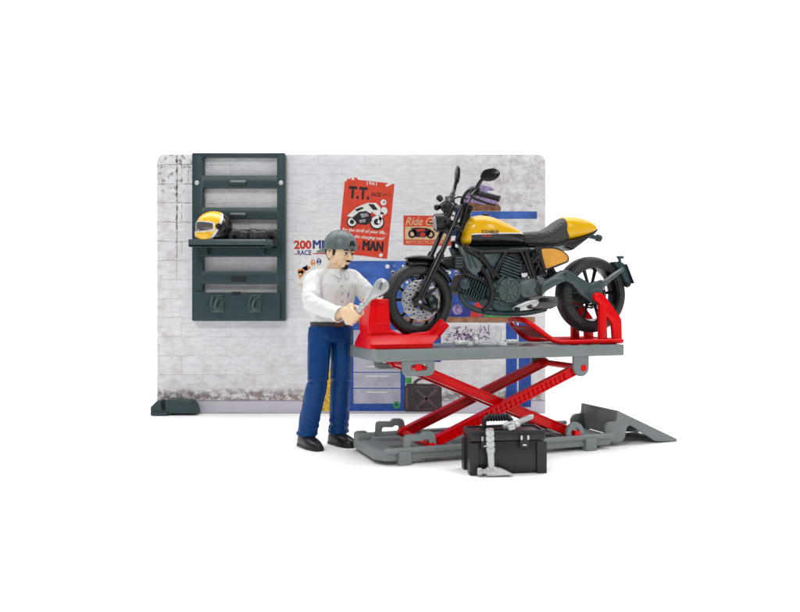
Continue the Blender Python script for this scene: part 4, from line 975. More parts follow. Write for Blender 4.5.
fins(c, -22, 8, .15, 1.10, .055, .70, 'f', .015, 'slate')
hd_ = L(463.5, 284, VC-.5); bm = BM(); m_ = Matrix.Translation((hd_.x, VC, hd_.z)) @ Matrix.Rotation(R(20), 4, 'Y'); box(bm, -.25, .22, -.6, .6, -.48, .44, m_); o = obj('cylinder_head', bm, M['black_soft'], eng, bev=.1)
bm = BM(); lathe(bm, [(0, 0), (.28, 0), (.28, -.08), (.2, -.12), (0, -.12)], (hd_.x+.02, VC-.6, hd_.z), (0, 1, 0), 20); obj('cam_cover', bm, M['slate'], o)
# round clutch cover with spokes
cc = L(510, 290.5, VC-.85); cv = VC-.76
bm = BM(); lathe(bm, [(0, .3), (.66, .3), (.66, -.02), (.60, -.10), (.52, -.10), (.49, -.03), (0, -.03)], (cc.x, cv, cc.z), (0, 1, 0), 44); cl = obj('clutch_cover', bm, M['scoop'], eng)
for k in range(10):
    a = 2*PI*k/10; bm = BM(); p = Vector((cc.x+.12*math.cos(a), cv-.06, cc.z+.12*math.sin(a))); q_ = Vector((cc.x+.50*math.cos(a), cv-.06, cc.z+.50*math.sin(a))); bar(bm, p, q_, .07, .07); obj('rib', bm, M['scoop'], cl, bev=.015)
bm = BM(); lathe(bm, [(0, 0), (.17, 0), (.17, -.10), (.10, -.13), (0, -.10)], (cc.x, cv, cc.z), (0, 1, 0), 20); obj('boss', bm, M['slate_lit'], cl)
for k in range(8):
    a = 2*PI*k/8+.3; bm = BM(); lathe(bm, [(0, -.13), (.05, -.13), (.06, -.08), (.06, 0)], (cc.x+.6*math.cos(a), cv, cc.z+.6*math.sin(a)), (0, 1, 0), 10); obj('bolt', bm, M['slate'], cl)
cov = [L(*p, VC-.8) for p in ((519, 283), (526, 279), (543, 276.5), (546, 281), (541, 292), (533, 299), (522, 298))]
bm = BM(); plate(bm, rounded(uz(cov), .2), [], .3, .08, SIDE(VC-.68)); sp = obj('sprocket_cover', bm, M['scoop'], eng, ang=50)
low = [L(*p, VC-.75) for p in ((492, 299), (503, 301), (516, 301), (524, 303), (518, 310.5), (498, 311.5), (492, 307))]
bm = BM(); plate(bm, rounded(uz(low), .2), [], .22, .07, SIDE(VC-.66)); obj('sump', bm, M['slate'], eng, ang=50)
for a, b in (((497, 283), (504, 276)), ((500, 286), (506, 279)), ((519, 283), (528, 276.5)), ((494, 297), (500, 300))):
    p0, p1 = L(*a, VC-.72), L(*b, VC-.72); bm = BM(); bar(bm, p0, p1, .11, .14); obj('rib', bm, M['slate_lit'], eng, bev=.03)
for x, y in ((497, 291), (501, 304), (516, 305), (528, 293), (537, 281)):
    p0 = L(x, y, VC-.82); bm = BM(); lathe(bm, [(0, -.05), (.07, -.05), (.09, .0), (.09, .12), (0, .12)], p0, (0, 1, 0), 14); obj('bolt', bm, M['slate_lit'], eng)
# ---- exhaust
tb('exhaust_pipe', [(462, 288, VC-.3), (461, 297, VC-.35), (467, 305, VC-.4), (480, 311, VC-.45), (500, 313, VC-.4), (525, 313, VC-.4), (545, 309, VC-.45)], .14, M['slate'], n=14)
tb('exhaust_pipe', [(482, 268, VC-.6), (488, 277, VC-.78), (492, 290, VC-.82), (490, 303, VC-.74), (484, 310, VC-.6)], .13, M['black_soft'], n=14)
tb('exhaust_pipe', [(484, 270, VC-.6), (490.5, 280, VC-.86), (493.5, 290, VC-.9), (491, 301, VC-.8)], .035, M['slate_lit'], n=8)  # thin pale strip on the black pipe, a painted highlight
mf = [L(*p, VC-.75) for p in ((528, 298), (537, 295.5), (557, 296.5), (558, 305), (551, 309), (530, 309))]
bm = BM(); plate(bm, rounded(uz(mf), .12), [], .55, .1, SIDE(VC-.62)); mu = obj('muffler', bm, plastic('exhaust_grey', (.085, .085, .080), .32), bike, ang=50)
bm = BM(); p0 = L(552, 301.5, VC-.9); box(bm, p0.x-.7, p0.x+.05, VC-.93, VC-.88, p0.z-.03, p0.z+.03); obj('seam', bm, M['slate'], mu)
# ---- footpeg, gear lever, side stand
pg0, pg1 = L(514, 309, VC-1.05), L(538, 302, VC-1.0)
lev = [L(*p, VC-1.05) for p in ((512.5, 308.5), (516, 305.5), (527, 301), (536.5, 299.5), (539, 302), (536.5, 306.5), (532, 307.5), (531.5, 304), (518, 309.5), (514, 311))]
bm = BM(); plate(bm, rounded(uz(lev), .12), [], .16, .05, SIDE(VC-1.05)); gl = obj('foot_lever', bm, M['silver'], bike, ang=50)
bm = BM(); cyl(bm, (pg0.x+.05, VC-1.45, pg0.z), (pg0.x+.05, VC-1.0, pg0.z), .09, 14); obj('peg', bm, M['black_soft'], gl)
for s in (-1, 1):
    p0 = L(541, 300, VC-.9); v0 = VC+s*.8; bm = BM(); cyl(bm, (p0.x, v0, p0.z), (p0.x, v0+s*.75, p0.z), .11, 16); bar(bm, (p0.x, v0, p0.z), (p0.x-.1, v0, p0.z+.8), .26, .12); obj('footpeg', bm, M['black_soft'], bike, bev=.02)
# ---- swingarm
sw = [L(*p, VC-.72) for p in ((532.5, 290), (538, 284), (550, 277.5), (561, 270), (568, 270.5), (582, 279), (590, 284), (601, 279.5), (606, 285), (601, 291), (603, 297), (600, 304.5), (592, 303.5), (580, 294), (572, 284.5), (565, 281), (556, 285), (546, 291), (541, 296), (535, 296.5))]
for s in (1, -1):
    bm = BM(); plate(bm, rounded(uz(sw), .07), [], .22, .06, SIDE(VC-s*.72)); so = obj('swingarm', bm, M['slate_lit'], bike, ang=45)
    for x, y, r_ in ((537, 290, .17), (597.5, 297.5, .19), (565, 274.5, .09)):
        p0 = L(x, y, VC-.8); p0.y = VC-s*.80; bm = BM(); lathe(bm, [(0, -.1), (r_*.5, -.1), (r_*.55, -.05), (r_, -.05), (r_, .05), (0, .05)], p0, (0, s, 0), 20); obj('pivot_bolt', bm, M['slate'], so)
    a, b = L(553, 279.5, VC-.84), L(566, 273, VC-.84); a.y = b.y = VC-s*.84
    for k in (-1, 1):
        pass
bm = BM(); p0 = L(560, 276, VC); box(bm, p0.x-.35, p0.x+.2, VC-.65, VC+.65, p0.z-.2, p0.z+.22); obj('swingarm_bridge', bm, M['slate'], bike, bev=.08)
bm = BM(); cyl(bm, (WR.x+.15, VC-.7, WR.z-.05), (WR.x+.15, VC+.7, WR.z-.05), .10, 16); obj('axle', bm, M['slate_lit'], bike)
tb('chain', [(536, 302, VC-.55), (560, 303.5, VC-.55), (578, 306, VC-.55), (592, 308, VC-.55)], .05, M['black_soft'], n=8)
tb('shock_absorber', [(545, 262, VC), (552, 272, VC), (556, 280, VC)], .2, M['black_soft'])
# plate holder reaching round the rear tyre
tb('holder_arm', [(601, 286, VC-.72), (611, 277.5, VC-.74), (622, 269.5, VC-.7)], [.19, .15, .13], M['slate_lit'], sub=4)
tb('holder_rib', [(603, 281.5, VC-.84), (612, 275.5, VC-.86), (621, 269.5, VC-.8)], .045, M['grey'], sub=3)
ph = [L(*p, VC-.3) for p in ((611, 262), (618, 261.5), (622.5, 265), (628.5, 284), (627, 287), (624, 285.5), (620, 276), (614, 267))]
bm = BM(); plate(bm, rounded(uz(ph), .07), [], .45, .04, SIDE(VC-.35)); po_ = obj('plate_holder', bm, M['slate'], bike, ang=40)
a, b = L(622, 264.5, VC-.3), L(629.5, 283.5, VC-.3)
bm = BM(); bar(bm, (a.x+.02, VC-.25, a.z), (b.x+.02, VC-.25, b.z), .07, .85); obj('number_plate', bm, M['black_soft'], po_, bev=.02)
tb('hook', [(620, 263, VC-.6), (619.5, 259, VC-.6), (617.5, 257.3, VC-.6), (622.5, 257.3, VC-.6)], .08, M['slate'], sub=0, par=po_)
for s in (-1, 1):
    p0 = L(625.5, 285, VC-.5); bm = BM(); lathe(bm, [(0, 0), (.09, 0), (.15, .15), (.11, .26), (0, .28)], (p0.x, VC-.25+s*.22, p0.z), (.1, s, 0), 16); obj('turn_signal', bm, M['black_soft'], po_)
# hoses, box and small fittings that fill the space behind the engine
random.seed(11)
for pts, r_ in ((((524, 254, FN), (530, 258, FN+.1), (537, 262, FN), (541, 270, FN+.1)), .06), (((536, 254, FN+.1), (539, 262, FN-.05), (535, 272, FN), (538, 280, FN)), .05), (((503, 254, FN+.1), (512, 256, FN), (520, 262, FN), (521, 272, FN+.1)), .05), (((460, 262, FN), (466, 274, FN-.05), (478, 279, FN-.1), (488, 285, FN-.1)), .05), (((469, 280, FN), (480, 296, FN-.05), (489, 300, FN)), .05)):
    tb('hose', pts, r_, M['black'])
for x, y, a_, b_ in ((534, 258, .22, .3), (530, 268, .2, .24), (541, 271, .22, .25), (517, 258, .16, .12)):
    p0 = L(x, y, VC-.45); bm = BM(); box(bm, p0.x-a_, p0.x+a_, VC-.62, VC+.62, p0.z-b_, p0.z+b_, None); obj('electrics_box', bm, M['black'], bike, bev=.06)

# ------------------------------------------------------------------ mechanic
man = thing('person', 'mechanic in a white shirt, blue jeans and backwards grey cap, holding a big ratchet', 'person', origin=(*(G(316, 449)+G(342, 446)).to_2d()*.5, 0))
AT = R(55); fT = Vector((math.cos(AT), -math.sin(AT), 0)); rT = Vector((-math.sin(AT), -math.cos(AT), 0)); UP = Vector((0, 0, 1))
DT = 38.6
def ringT(px_, py_, a, b, fo=0.0, n=32, p=2.3, d=DT, tilt=0.0):
    c = W(px_, py_, d)+fT*fo
    return [c+rT*a*sgn(math.cos(2*PI*k/n), 2/p)+fT*b*sgn(math.sin(2*PI*k/n), 2/p)+UP*(tilt*math.cos(2*PI*k/n)) for k in range(n)]
shR, shL = W(313.5, 281.5, 37.75), W(353.5, 280.5, 39.3)
elR, wrR = W(312, 303, 36.75), W(340, 315, 35.65)
elL, wrL = W(369.5, 299, 38.9), W(374, 304, 38.2)
# big ratchet axis
g0, g1 = W(346.5, 323, 35.3), W(381.5, 286.5, 34.75); gu = (g1-g0).normalized()
e1 = Vector((0, -1, 0)); e1 = (e1-gu*e1.dot(gu)).normalized(); e2 = gu.cross(e1); e2 = e2 if e2.x < 0 else -e2
hc_ = g0+gu*.40
def gp(t, ang, r): return hc_+gu*t+(e2*math.cos(R(ang))+e1*math.sin(R(ang)))*r
bm = BM()
# hand that grips the ratchet
for k, (t, rr, end) in enumerate(((.30, .088, 215), (.115, .095, 225), (-.07, .092, 220), (-.245, .080, 205))):
    tube(bm, [gp(t, -8, .31), gp(t, 30, .30), gp(t, 80, .25), gp(t, 125, .24), gp(t, 175, .235), gp(t, end, .23)], [rr*1.12, rr*1.1, rr, rr*1.02, rr*.95, rr*.85], 12, sub=4, roundcap=True)
    ball(bm, gp(t, 12, .32), rr*1.15)
tube(bm, [wrR.lerp(elR, .08), wrR.lerp(gp(0, -10, .45), .5), gp(-.02, -5, .38)], [.19, .22, .26], 16, sub=4, flat=.75, roundcap=True)
tube(bm, [gp(.32, -10, .40), gp(-.22, -10, .40)], [.16, .14], 14, roundcap=True)
tube(bm, [gp(.15, -20, .45), gp(.40, -55, .34), gp(.47, -105, .28), gp(.44, -150, .26)], [.12, .11, .10, .085], 12, sub=4, roundcap=True)
# other hand, resting closed behind the wheel clamp
hl2 = wrL+Vector((.30, -.25, -.12))
tube(bm, [wrL, wrL.lerp(hl2, .6), hl2], [.22, .26, .28], 14, roundcap=True)
for k in range(4):
    o_ = Vector((0, .0, .25-.16*k)); a_ = hl2+o_*.9
    tube(bm, [a_, a_+Vector((.30, -.05, 0)), a_+Vector((.40, .15, -.02)), a_+Vector((.2, .28, -.03))], [.10, .10, .09, .08], 10, sub=3, roundcap=True)
tube(bm, [hl2+Vector((-.05, -.1, .25)), hl2+Vector((.15, .05, .42)), hl2+Vector((.35, .2, .38))], [.11, .10, .09], 10, sub=3, roundcap=True)
# arms, trunk and legs inside the clothes
neck0, neck1 = W(336, 277, 38.6), W(339, 262, 38.4)
tube(bm, [wrR, elR, shR], [.22, .3, .3], 14, sub=3); tube(bm, [wrL, elL, shL], [.2, .28, .28], 14, sub=3); tube(bm, [shR, neck0, shL], [.3, .4, .3], 14, sub=3)
tube(bm, [neck1, neck0, W(333, 300, 38.6), W(331, 326, 38.6)], [.36, .42, .6, .6], 18, sub=3)
hpR, hpL = W(320, 331, 38.25), W(342, 331, 38.85); knR, knL = W(317.5, 381, 38.0), W(341, 381, 38.8)
anR, anL = G(307, 446.5)+UP*.75, G(338.5, 444)+UP*.75
for h, k_, a_ in ((hpR, knR, anR), (hpL, knL, anL)): tube(bm, [W(331, 326, 38.6), h, k_, a_], [.5, .42, .33, .28], 14, sub=3)
# head
HC = W(340.8, 251.2, 38.35)
hy, hp_ = R(-46), R(11)
HMX = Matrix.Translation(HC) @ Matrix.Rotation(hy, 4, 'Z') @ Matrix.Rotation(hp_, 4, 'Y') @ Matrix.Scale(1.08, 4)
hb_ = BM()
ball(hb_, (-.08, 0, .14), (.72, .60, .68), seg=28); ball(hb_, (.14, 0, -.28), (.48, .43, .50), seg=24); ball(hb_, (.40, 0, -.62), (.19, .19, .16))
tube(hb_, [(.58, 0, .04), (.68, 0, -.10), (.76, 0, -.24)], [.06, .08, .105], 12, roundcap=True); ball(hb_, (.74, 0, -.25), (.10, .10, .075))
for s in (-1, 1):
    ball(hb_, (.66, s*.09, -.28), (.07, .06, .05)); ball(hb_, (.53, s*.20, .09), (.13, .15, .06)); ball(hb_, (.42, s*.25, -.22), (.20, .17, .18)); ball(hb_, (.02, s*.40, -.38), (.30, .10, .26))
    tube(hb_, [(-.02+.17*math.cos(t), s*(.60+.05*math.cos(t)*-1), -.13+.21*math.sin(t)) for t in [R(a) for a in range(60, 300, 20)]], .045, 8)
    ball(hb_, (-.02, s*.58, -.14), (.13, .05, .17))
ball(hb_, (.60, 0, -.44), (.10, .15, .04)); ball(hb_, (.585, 0, -.50), (.10, .13, .045))
tube(hb_, [(-.12, 0, -.1), (-.22, 0, -.7), (-.34, 0, -1.05)], [.42, .36, .38], 18, sub=3)
hb_.transform(HMX); me = bpy.data.meshes.new('t'); hb_.to_mesh(me); hb_.free(); bm.from_mesh(me)
bm = remesh(bm, .026, 2)
body = obj('body', bm, M['skin'], man)
def hpart(name, bm, mt, par=man, **kw): bm.transform(HMX); return obj(name, bm, mt, par, **kw)
for s in (-1, 1):
    bm = BM(); ball(bm, (.575, s*.20, -.045), (.075, .105, .055)); ey = hpart('eye', bm, M['white'])
    bm = BM(); ball(bm, (.635, s*.195, -.06), (.025, .045, .045)); hpart('iris', bm, M['hair'], ey)
    bm = BM(); tube(bm, [(.64, s*.08, .10), (.655, s*.18, .135), (.60, s*.31, .10)], [.022, .03, .018], 8, sub=4, roundcap=True); hpart('eyebrow', bm, M['hair'])
    bm = BM(); tube(bm, [(.625, s*.09, -.015), (.655, s*.19, .0), (.60, s*.29, -.03)], [.012, .018, .012], 8, sub=4); hpart('eyelash', bm, M['hair'], ey)
bm = BM(); tube(bm, [(.65, -.15, -.405), (.685, -.08, -.385), (.70, 0, -.37), (.685, .08, -.385), (.65, .15, -.405)], [.02, .035, .035, .035, .02], 10, sub=4, roundcap=True); hpart('moustache', bm, M['hair'])
bm = BM(); ball(bm, (.535, 0, -.655), (.10, .12, .13)); ball(bm, (.46, 0, -.74), (.14, .15, .07)); bm = remesh(bm, .02, 2); hpart('goatee', bm, M['hair'])
bm = BM(); ball(bm, (-.14, 0, .06), (.735, .635, .72), seg=36)
bmesh.ops.bisect_plane(bm, geom=bm.verts[:]+bm.edges[:]+bm.faces[:], plane_co=(-.02, 0, 0), plane_no=(1, 0, -.55), clear_outer=True)
bmesh.ops.bisect_plane(bm, geom=bm.verts[:]+bm.edges[:]+bm.faces[:], plane_co=(0, 0, -.42), plane_no=(.2, 0, -1), clear_outer=True)
for s in (-1, 1): tube(bm, [(.16, s*.53, .12), (.17, s*.525, -.02), (.13, s*.52, -.20)], [.10, .08, .03], 10, sub=2)
tube(bm, [(.30, -.46, .22), (.52, -.28, .26), (.62, 0, .27), (.52, .28, .26), (.30, .46, .22)], [.10, .09, .08, .09, .10], 10, sub=4)
hpart('hair', bm, M['hair'])
# cap worn backwards
bm = BM(); CT = Matrix.Rotation(R(-9), 4, 'Y')
rings = []
for i in range(13):
    t = PI/2*i/12; z = math.sin(t)**.92; rr = math.cos(t)**.85 if i < 12 else 0.02
    rings.append([Vector((-.04+.87*rr*math.cos(2*PI*k/40), .76*rr*math.sin(2*PI*k/40), .12+.86*z)) for k in range(40)])
loft(bm, [[Vector((p.x*.985, p.y*.985, .05)) for p in rings[0]]]+rings)
bm.transform(CT); capo = hpart('cap', bm, M['cap'])
bm = BM()
rg = []
for i in range(17):
    a = PI*(-.42+.84*i/16); c_, s_ = math.cos(a), math.sin(a); ext = .78*max(0, math.cos(a*1.15))**.6
    i0 = Vector((-.04-.84*c_, .74*s_, .14)); o0 = Vector((-.04-(.86+ext)*c_ if 1 else 0, .76*s_, .10-.14*ext))
    rg.append([i0, i0.lerp(o0, .5)+Vector((0, 0, .02)), o0, o0-Vector((0, 0, .05)), i0.lerp(o0, .5)-Vector((0, 0, .04)), i0-Vector((0, 0, .06))])
loft(bm, rg); bm.transform(CT); hpart('brim', bm, M['cap'], capo)
bm = BM()
for i in range(3):
    a = PI*i/3+.0; pts = [(-.04+.885*math.cos(t)**.9*math.cos(a) if 1 else 0, .775*math.cos(t)**.9*math.sin(a), .12+.875*math.sin(t)**.92) for t in [PI/2*k/10 for k in range(10)]]
    pts += [(-.04, 0, .995)]; pts2 = [(-.04-.885*math.cos(t)**.9*math.cos(a), -.775*math.cos(t)**.9*math.sin(a), .12+.875*math.sin(t)**.92) for t in [PI/2*k/10 for k in range(9, -1, -1)]]
    tube(bm, pts+pts2, .011, 6)
lathe(bm, [(0, .97), (.07, .97), (.07, 1.0), (.03, 1.02), (0, 1.02)], (-.04, 0, 0), (0, 0, 1), 14)
bm.transform(CT); hpart('seam', bm, M['cap'], capo)
bm = BM(); pts = [Vector((.80-.10*max(0, z-.1), y, z)) for y, z in [(.20*math.cos(t), .24+.26*math.sin(t)) for t in [PI*k/12 for k in range(13)]]]
pts = [Vector((-.04+.90*math.sqrt(max(0, 1-(p.y/.76)**2))*math.cos(math.asin(min(1, max(0, (p.z-.12)/.92)))), p.y, p.z)) for p in pts]
tube(bm, pts, .04, 10); arch_pts = [p.copy() for p in pts]; bm.transform(CT); hpart('strap_arch', bm, M['cap'], capo)
bm = BM(); bm.faces.new([bm.verts.new(p+Vector((.012, 0, 0))) for p in arch_pts]); 
g_ = bmesh.ops.extrude_face_region(bm, geom=bm.faces[:]); bmesh.ops.translate(bm, verts=[e for e in g_['geom'] if isinstance(e, bmesh.types.BMVert)], vec=(-.1, 0, 0))
bm.transform(CT); hpart('strap_opening', bm, M['black_soft'], capo)
# shirt
bm = BM()
loft(bm, [ringT(331.3, 325, 1.02, .68), ringT(331.3, 320, 1.12, .76), ringT(331.5, 314, 1.12, .78), ringT(332, 303, 1.14, .78, .02), ringT(333, 292, 1.26, .82, .06), ringT(333.8, 284, 1.30, .80, .05), ringT(334.5, 278.5, 1.18, .70), ringT(335.5, 273.5, .86, .58), ringT(336.5, 270.5, .52, .45), ringT(337, 269, .47, .42)])
tube(bm, [W(327, 276.5, 38.3), W(318, 278.5, 38.05), shR, shR.lerp(elR, .5)+Vector((-.06, 0, 0)), elR, elR.lerp(wrR, .5), wrR.lerp(elR, .04)], [.42, .48, .49, .46, .43, .38, .32], 20, sub=5)
tube(bm, [W(341, 276.5, 38.8), W(348, 278.5, 39.1), shL, shL.lerp(elL, .5)+Vector((.07, 0, .03)), elL, wrL.lerp(elL, .05)], [.42, .49, .51, .48, .44, .36], 20, sub=5)
bm = remesh(bm, .04, 9)
for v in bm.verts:                                       # soft folds at elbows and above the belt
    p = v.co; h = 0
    for c, amp, rad in ((elR, .055, .85), (elL, .045, .7)):
        dd = (p-c).length
        if dd < rad: h += amp*(1-dd/rad)*math.sin((p-c).dot((shR-elR).normalized())*17+p.x*3)
    zb = p.z-W(0, 320, DT).z
    if -.3 < zb < .9 and (p-elR).length > 1: h += .022*(1-abs(zb-.2)/.9)*math.sin(math.atan2(p.y-W(332, 0, DT).y, p.x-W(332, 0, DT).x)*11+zb*5)
    h += .06*noise.noise(p*1.9)+.022*noise.noise(p*4.5)
    v.co += v.normal*h
shirt_bvh_bm = bm.copy(); shirt = obj('shirt', bm, M['shirt'], man, ang=80)
bvh = BVHTree.FromBMesh(shirt_bvh_bm)
def on_shirt(px_, py_, off=.0, side=0.0):
    o_ = W(px_, py_, 30); d_ = (W(px_, py_, 45)-o_).normalized(); h, n_, _, _ = bvh.ray_cast(o_, d_); return (h+n_*off, n_) if h else (W(px_, py_, 38), Vector((0, -1, 0)))
for (x, y) in ((338.5, 281.5), (341.2, 286), (342, 293.5), (342, 301.5)):
    h, n_ = on_shirt(x, y); bm = BM(); lathe(bm, [(0, -.01), (.055, -.01), (.055, .025), (.035, .035), (0, .03)], h, n_, 12); obj('button', bm, M['silver'], shirt)
for dx in (-2.6, 2.4):
    bm = BM(); tube(bm, [on_shirt(x+dx, y, -.006)[0] for x, y in ((339.5, 281), (341.2, 286), (342, 293), (342, 299), (341.9, 304))], .020, 6, sub=3); obj('placket', bm, M['shirt'], shirt)
bm = BM(); tube(bm, [on_shirt(x, y, .0)[0] for x, y in ((349.5, 292), (348.2, 295), (347.6, 298))], [.01, .035, .01], 6, sub=3); obj('pocket', bm, M['cap'], shirt)
# collar: two flaps
nk = W(337.3, 271, 38.5)
for s in (-1, 1):
    bm = BM(); rg = []
    for i in range(12):
        t = R(13+146*i/11)*s; dirv = fT*math.cos(t)-rT*math.sin(t)*1.05; n0 = nk+dirv*(.43 if 1 else 0)
        dp = .20+.24*math.exp(-((abs(t)-R(13))/.38)**2)
        rg.append([n0+UP*.10, n0+dirv*.05+UP*.10, n0+dirv*.22-UP*dp, n0+dirv*.17-UP*dp])
    loft(bm, rg); obj('collar', bm, M['shirt'], shirt, bev=.02)
bm = BM(); lathe(bm, [(.345, -.1), (.39, -.1), (.40, 0), (.39, .1), (.345, .1)], wrR.lerp(elR, .06), wrR-elR, 24, close=True); obj('cuff', bm, M['shirt'], shirt)
bm = BM(); lathe(bm, [(.33, -.1), (.38, -.1), (.39, 0), (.38, .1), (.33, .1)], wrL.lerp(elL, .08), wrL-elL, 24, close=True); obj('cuff', bm, M['shirt'], shirt)
# trousers
bm = BM()
loft(bm, [ringT(331.5, 322.5, 1.06, .70), ringT(331.3, 327, 1.10, .74), ringT(331, 333, 1.14, .78), ringT(331, 338, 1.12, .76), ringT(331, 342, .95, .62)])
for h, k_, a_ in ((hpR, knR, anR), (hpL, knL, anL)):
    tube(bm, [h+UP*.2, h.lerp(k_, .3), h.lerp(k_, .65), k_, k_.lerp(a_, .3), k_.lerp(a_, .7), a_-UP*.12], [.60, .60, .565, .53, .54, .53, .52], 24, sub=4)
bm = remesh(bm, .045, 4)
for v in bm.verts:
    p = v.co; h = .03*noise.noise(p*1.1+Vector((3, 0, 0)))+.045*(abs(noise.noise(Vector((p.x*2.2, p.y*2.2, p.z*1.0))))**.7-.4)
    for k_ in (knR, knL):
        dz = p.z-k_.z
        if (p-k_).length < 1.0: h += -.05*math.exp(-(dz/.045)**2)+.02*math.exp(-((dz-.14)/.1)**2)
        if abs(p.x-k_.x) < .8 and -2.6 < dz < -1.9: h += .022*math.sin(dz*16+p.x*4)*math.exp(-((dz+2.3)/.35)**2)
    v.co += v.normal*h
trous_bm = bm.copy(); trous = obj('trousers', bm, M['jeans'], man, ang=80)
bv2 = BVHTree.FromBMesh(trous_bm)
def on_tr(px_, py_, off=0.0):
    o_ = W(px_, py_, 30); d_ = (W(px_, py_, 45)-o_).normalized(); h, n_, _, _ = bv2.ray_cast(o_, d_); return h+n_*off if h else None
for pts in (((312.5, 334), (320, 333.5), (331.5, 331.5)), ((331.5, 331.5), (331.5, 338), (330, 346)), ((342, 326), (341.5, 334), (339, 341), (335, 344)), ((345, 327), (348, 332), (351, 334)), ((317, 326), (315, 330), (312, 332))):
    q_ = [on_tr(x, y, -.003) for x, y in pts]; q_ = [a for a in q_ if a]
    if len(q_) > 2: bm = BM(); tube(bm, q_, .018, 6, sub=4); obj('seam', bm, M['jeans'], trous)
for a_ in (anR, anL):
    bm = BM(); lathe(bm, [(.50, -.07), (.55, -.07), (.56, 0), (.55, .07), (.50, .07)], a_-UP*.05, (0, 0, 1), 28, close=True); obj('hem', bm, M['jeans'], trous)
bm = BM(); loft(bm, [ringT(331.4, 325.8, 1.115, .755), ringT(331.4, 325.5, 1.135, .775), ringT(331.4, 322.0, 1.125, .765), ringT(331.4, 321.7, 1.105, .745)]); belt = obj('belt', bm, M['belt'], man)
bk = W(341.5, 323.8, DT)+fT*.0; bc = W(331.4, 323.8, DT)+fT*.78; bm = BM(); m_ = Matrix((rT, fT, UP)).transposed().to_4x4(); m_.translation = bc
box(bm, -.28, .28, -.03, .05, -.13, .13, m_); obj('buckle', bm, M['brown'], belt, bev=.03)
# shoes
for heel, toe in ((G(303.5, 445.3), G(319.5, 451.2)), (G(334, 443.2), G(352.5, 447.8))):
    d_ = (toe-heel).normalized(); s_ = Vector((-d_.y, d_.x, 0)); ln = (toe-heel).length
    rg = []
    st = [(-.22, .18, .30), (-.16, .30, .55), (.0, .36, .78), (.25, .37, .80), (.5, .37, .66), (.85, .40, .52), (1.2, .40, .44), (1.5, .33, .36), (ln+.02, .22, .24), (ln+.1, .10, .12)]
    for x, w_, h_ in st:
        c = heel+d_*x; rg.append([c+s_*w_*sgn(math.cos(t), .8)+UP*(.10+max(0, math.sin(t))**.75*h_ if math.sin(t) > 0 else .08) for t in [2*PI*k/24 for k in range(24)]])
    bm = BM(); loft(bm, rg); sh = obj('shoe', bm, M['shoe'], man, ang=60)
    def outl(off): return [(heel+d_*x+s_*w_*sg+d_*0) for sg in (1,) for x, w_, _ in [(a, b+off, c) for a, b, c in st]]+[(heel+d_*x-s_*w_) for x, w_, _ in [(a, b+off, c) for a, b, c in st[::-1]]]
    bm = BM(); plate(bm, [(p.x, p.y) for p in outl(.03)], [], .12, .02, TOP(.065)); obj('sole', bm, M['black_soft'], sh)
    bm = BM(); c = heel-d_*.1; box(bm, 0, .55, -.34, .34, .0, .14, Matrix(((d_.x, s_.x, 0, c.x), (d_.y, s_.y, 0, c.y), (0, 0, 1, 0), (0, 0, 0, 1)))) ; obj('heel', bm, M['black_soft'], sh, bev=.03)

# ------------------------------------------------------------------ big ratchet in the hand
rt = thing('ratchet_wrench', 'oversized silver ratchet wrench gripped by the mechanic', 'ratchet wrench', origin=tuple(g0))
bm = BM(); ln = (g1-g0).length
lathe(bm, [(0, -.05), (.11, -.04), (.14, .02), (.14, .3), (.14, .36), (.14, .75), (.165, .8), (.165, .95), (.13, .98), (.13, 1.05), (.165, 1.08), (.165, 1.19), (.13, 1.22), (.13, 1.29), (.16, 1.32), (.155, 1.42), (.12, 1.48), (.13, ln-.75), (.15, ln-.5), (0, ln-.4)], g0, gu, 24)
obj('handle', bm, M['silver'], rt)
nrm = (e1*.96+e2*.25).normalized(); yv = nrm.cross(gu).normalized()
m_ = Matrix((gu, yv, nrm)).transposed().to_4x4(); m_.translation = g1
out = [(-.80, -.13), (-.5, -.21), (-.2, -.32), (.08, -.36), (.30, -.26), (.38, 0), (.30, .26), (.08, .36), (-.2, .32), (-.5, .21), (-.80, .13)]
bm = BM(); plate(bm, rounded(out, .15), [], .26, .06, m_); hd_ = obj('head', bm, M['silver'], rt, ang=50)
bm = BM(); lathe(bm, [(0, 0), (.25, 0), (.25, .05), (.22, .06), (.20, .02), (0, .02)], m_ @ Vector((.03, 0, .125)), nrm, 28); obj('dial', bm, M['silver'], hd_)
bm = BM(); box(bm, -.15, .15, -.045, .045, 0, .07, m_ @ Matrix.Translation((.03, 0, .14)) @ Matrix.Rotation(R(30), 4, 'Z')); obj('lever', bm, M['cap'], hd_, bev=.02)
bm = BM(); box(bm, -.12, .12, -.12, .12, -.32, -.1, m_); obj('drive', bm, M['silver'], hd_, bev=.02)

# ------------------------------------------------------------------ toolbox on the floor in front
ta, tb_ = G(471, 475.6), G(546, 473); tang = math.atan2(tb_.y-ta.y, tb_.x-ta.x); TW = (tb_-ta).length
BOX = Matrix.Translation(ta) @ Matrix.Rotation(tang, 4, 'Z'); TD, THt = 1.55, 1.83
tbx = thing('toolbox', 'charcoal black plastic toolbox on the floor in front of the lift', 'toolbox', BOX, (TW/2, TD/2, 0))
hz = 1.42
bm = BM(); plate(bm, rounded([(.05, .05), (TW-.05, .05), (TW-.05, TD-.05), (.05, TD-.05)], .1), [], hz-.06, .03, TOP(.06+(hz-.06)/2)); tbody = obj('body', bm, M['toolbox'], tbx, ang=40)
bm = BM(); plate(bm, rounded([(.0, .0), (TW, .0), (TW, TD), (.0, TD)], .12), [], THt-hz-.03, .05, TOP((THt+hz+.03)/2)); lid = obj('lid', bm, M['toolbox'], tbx, ang=40)
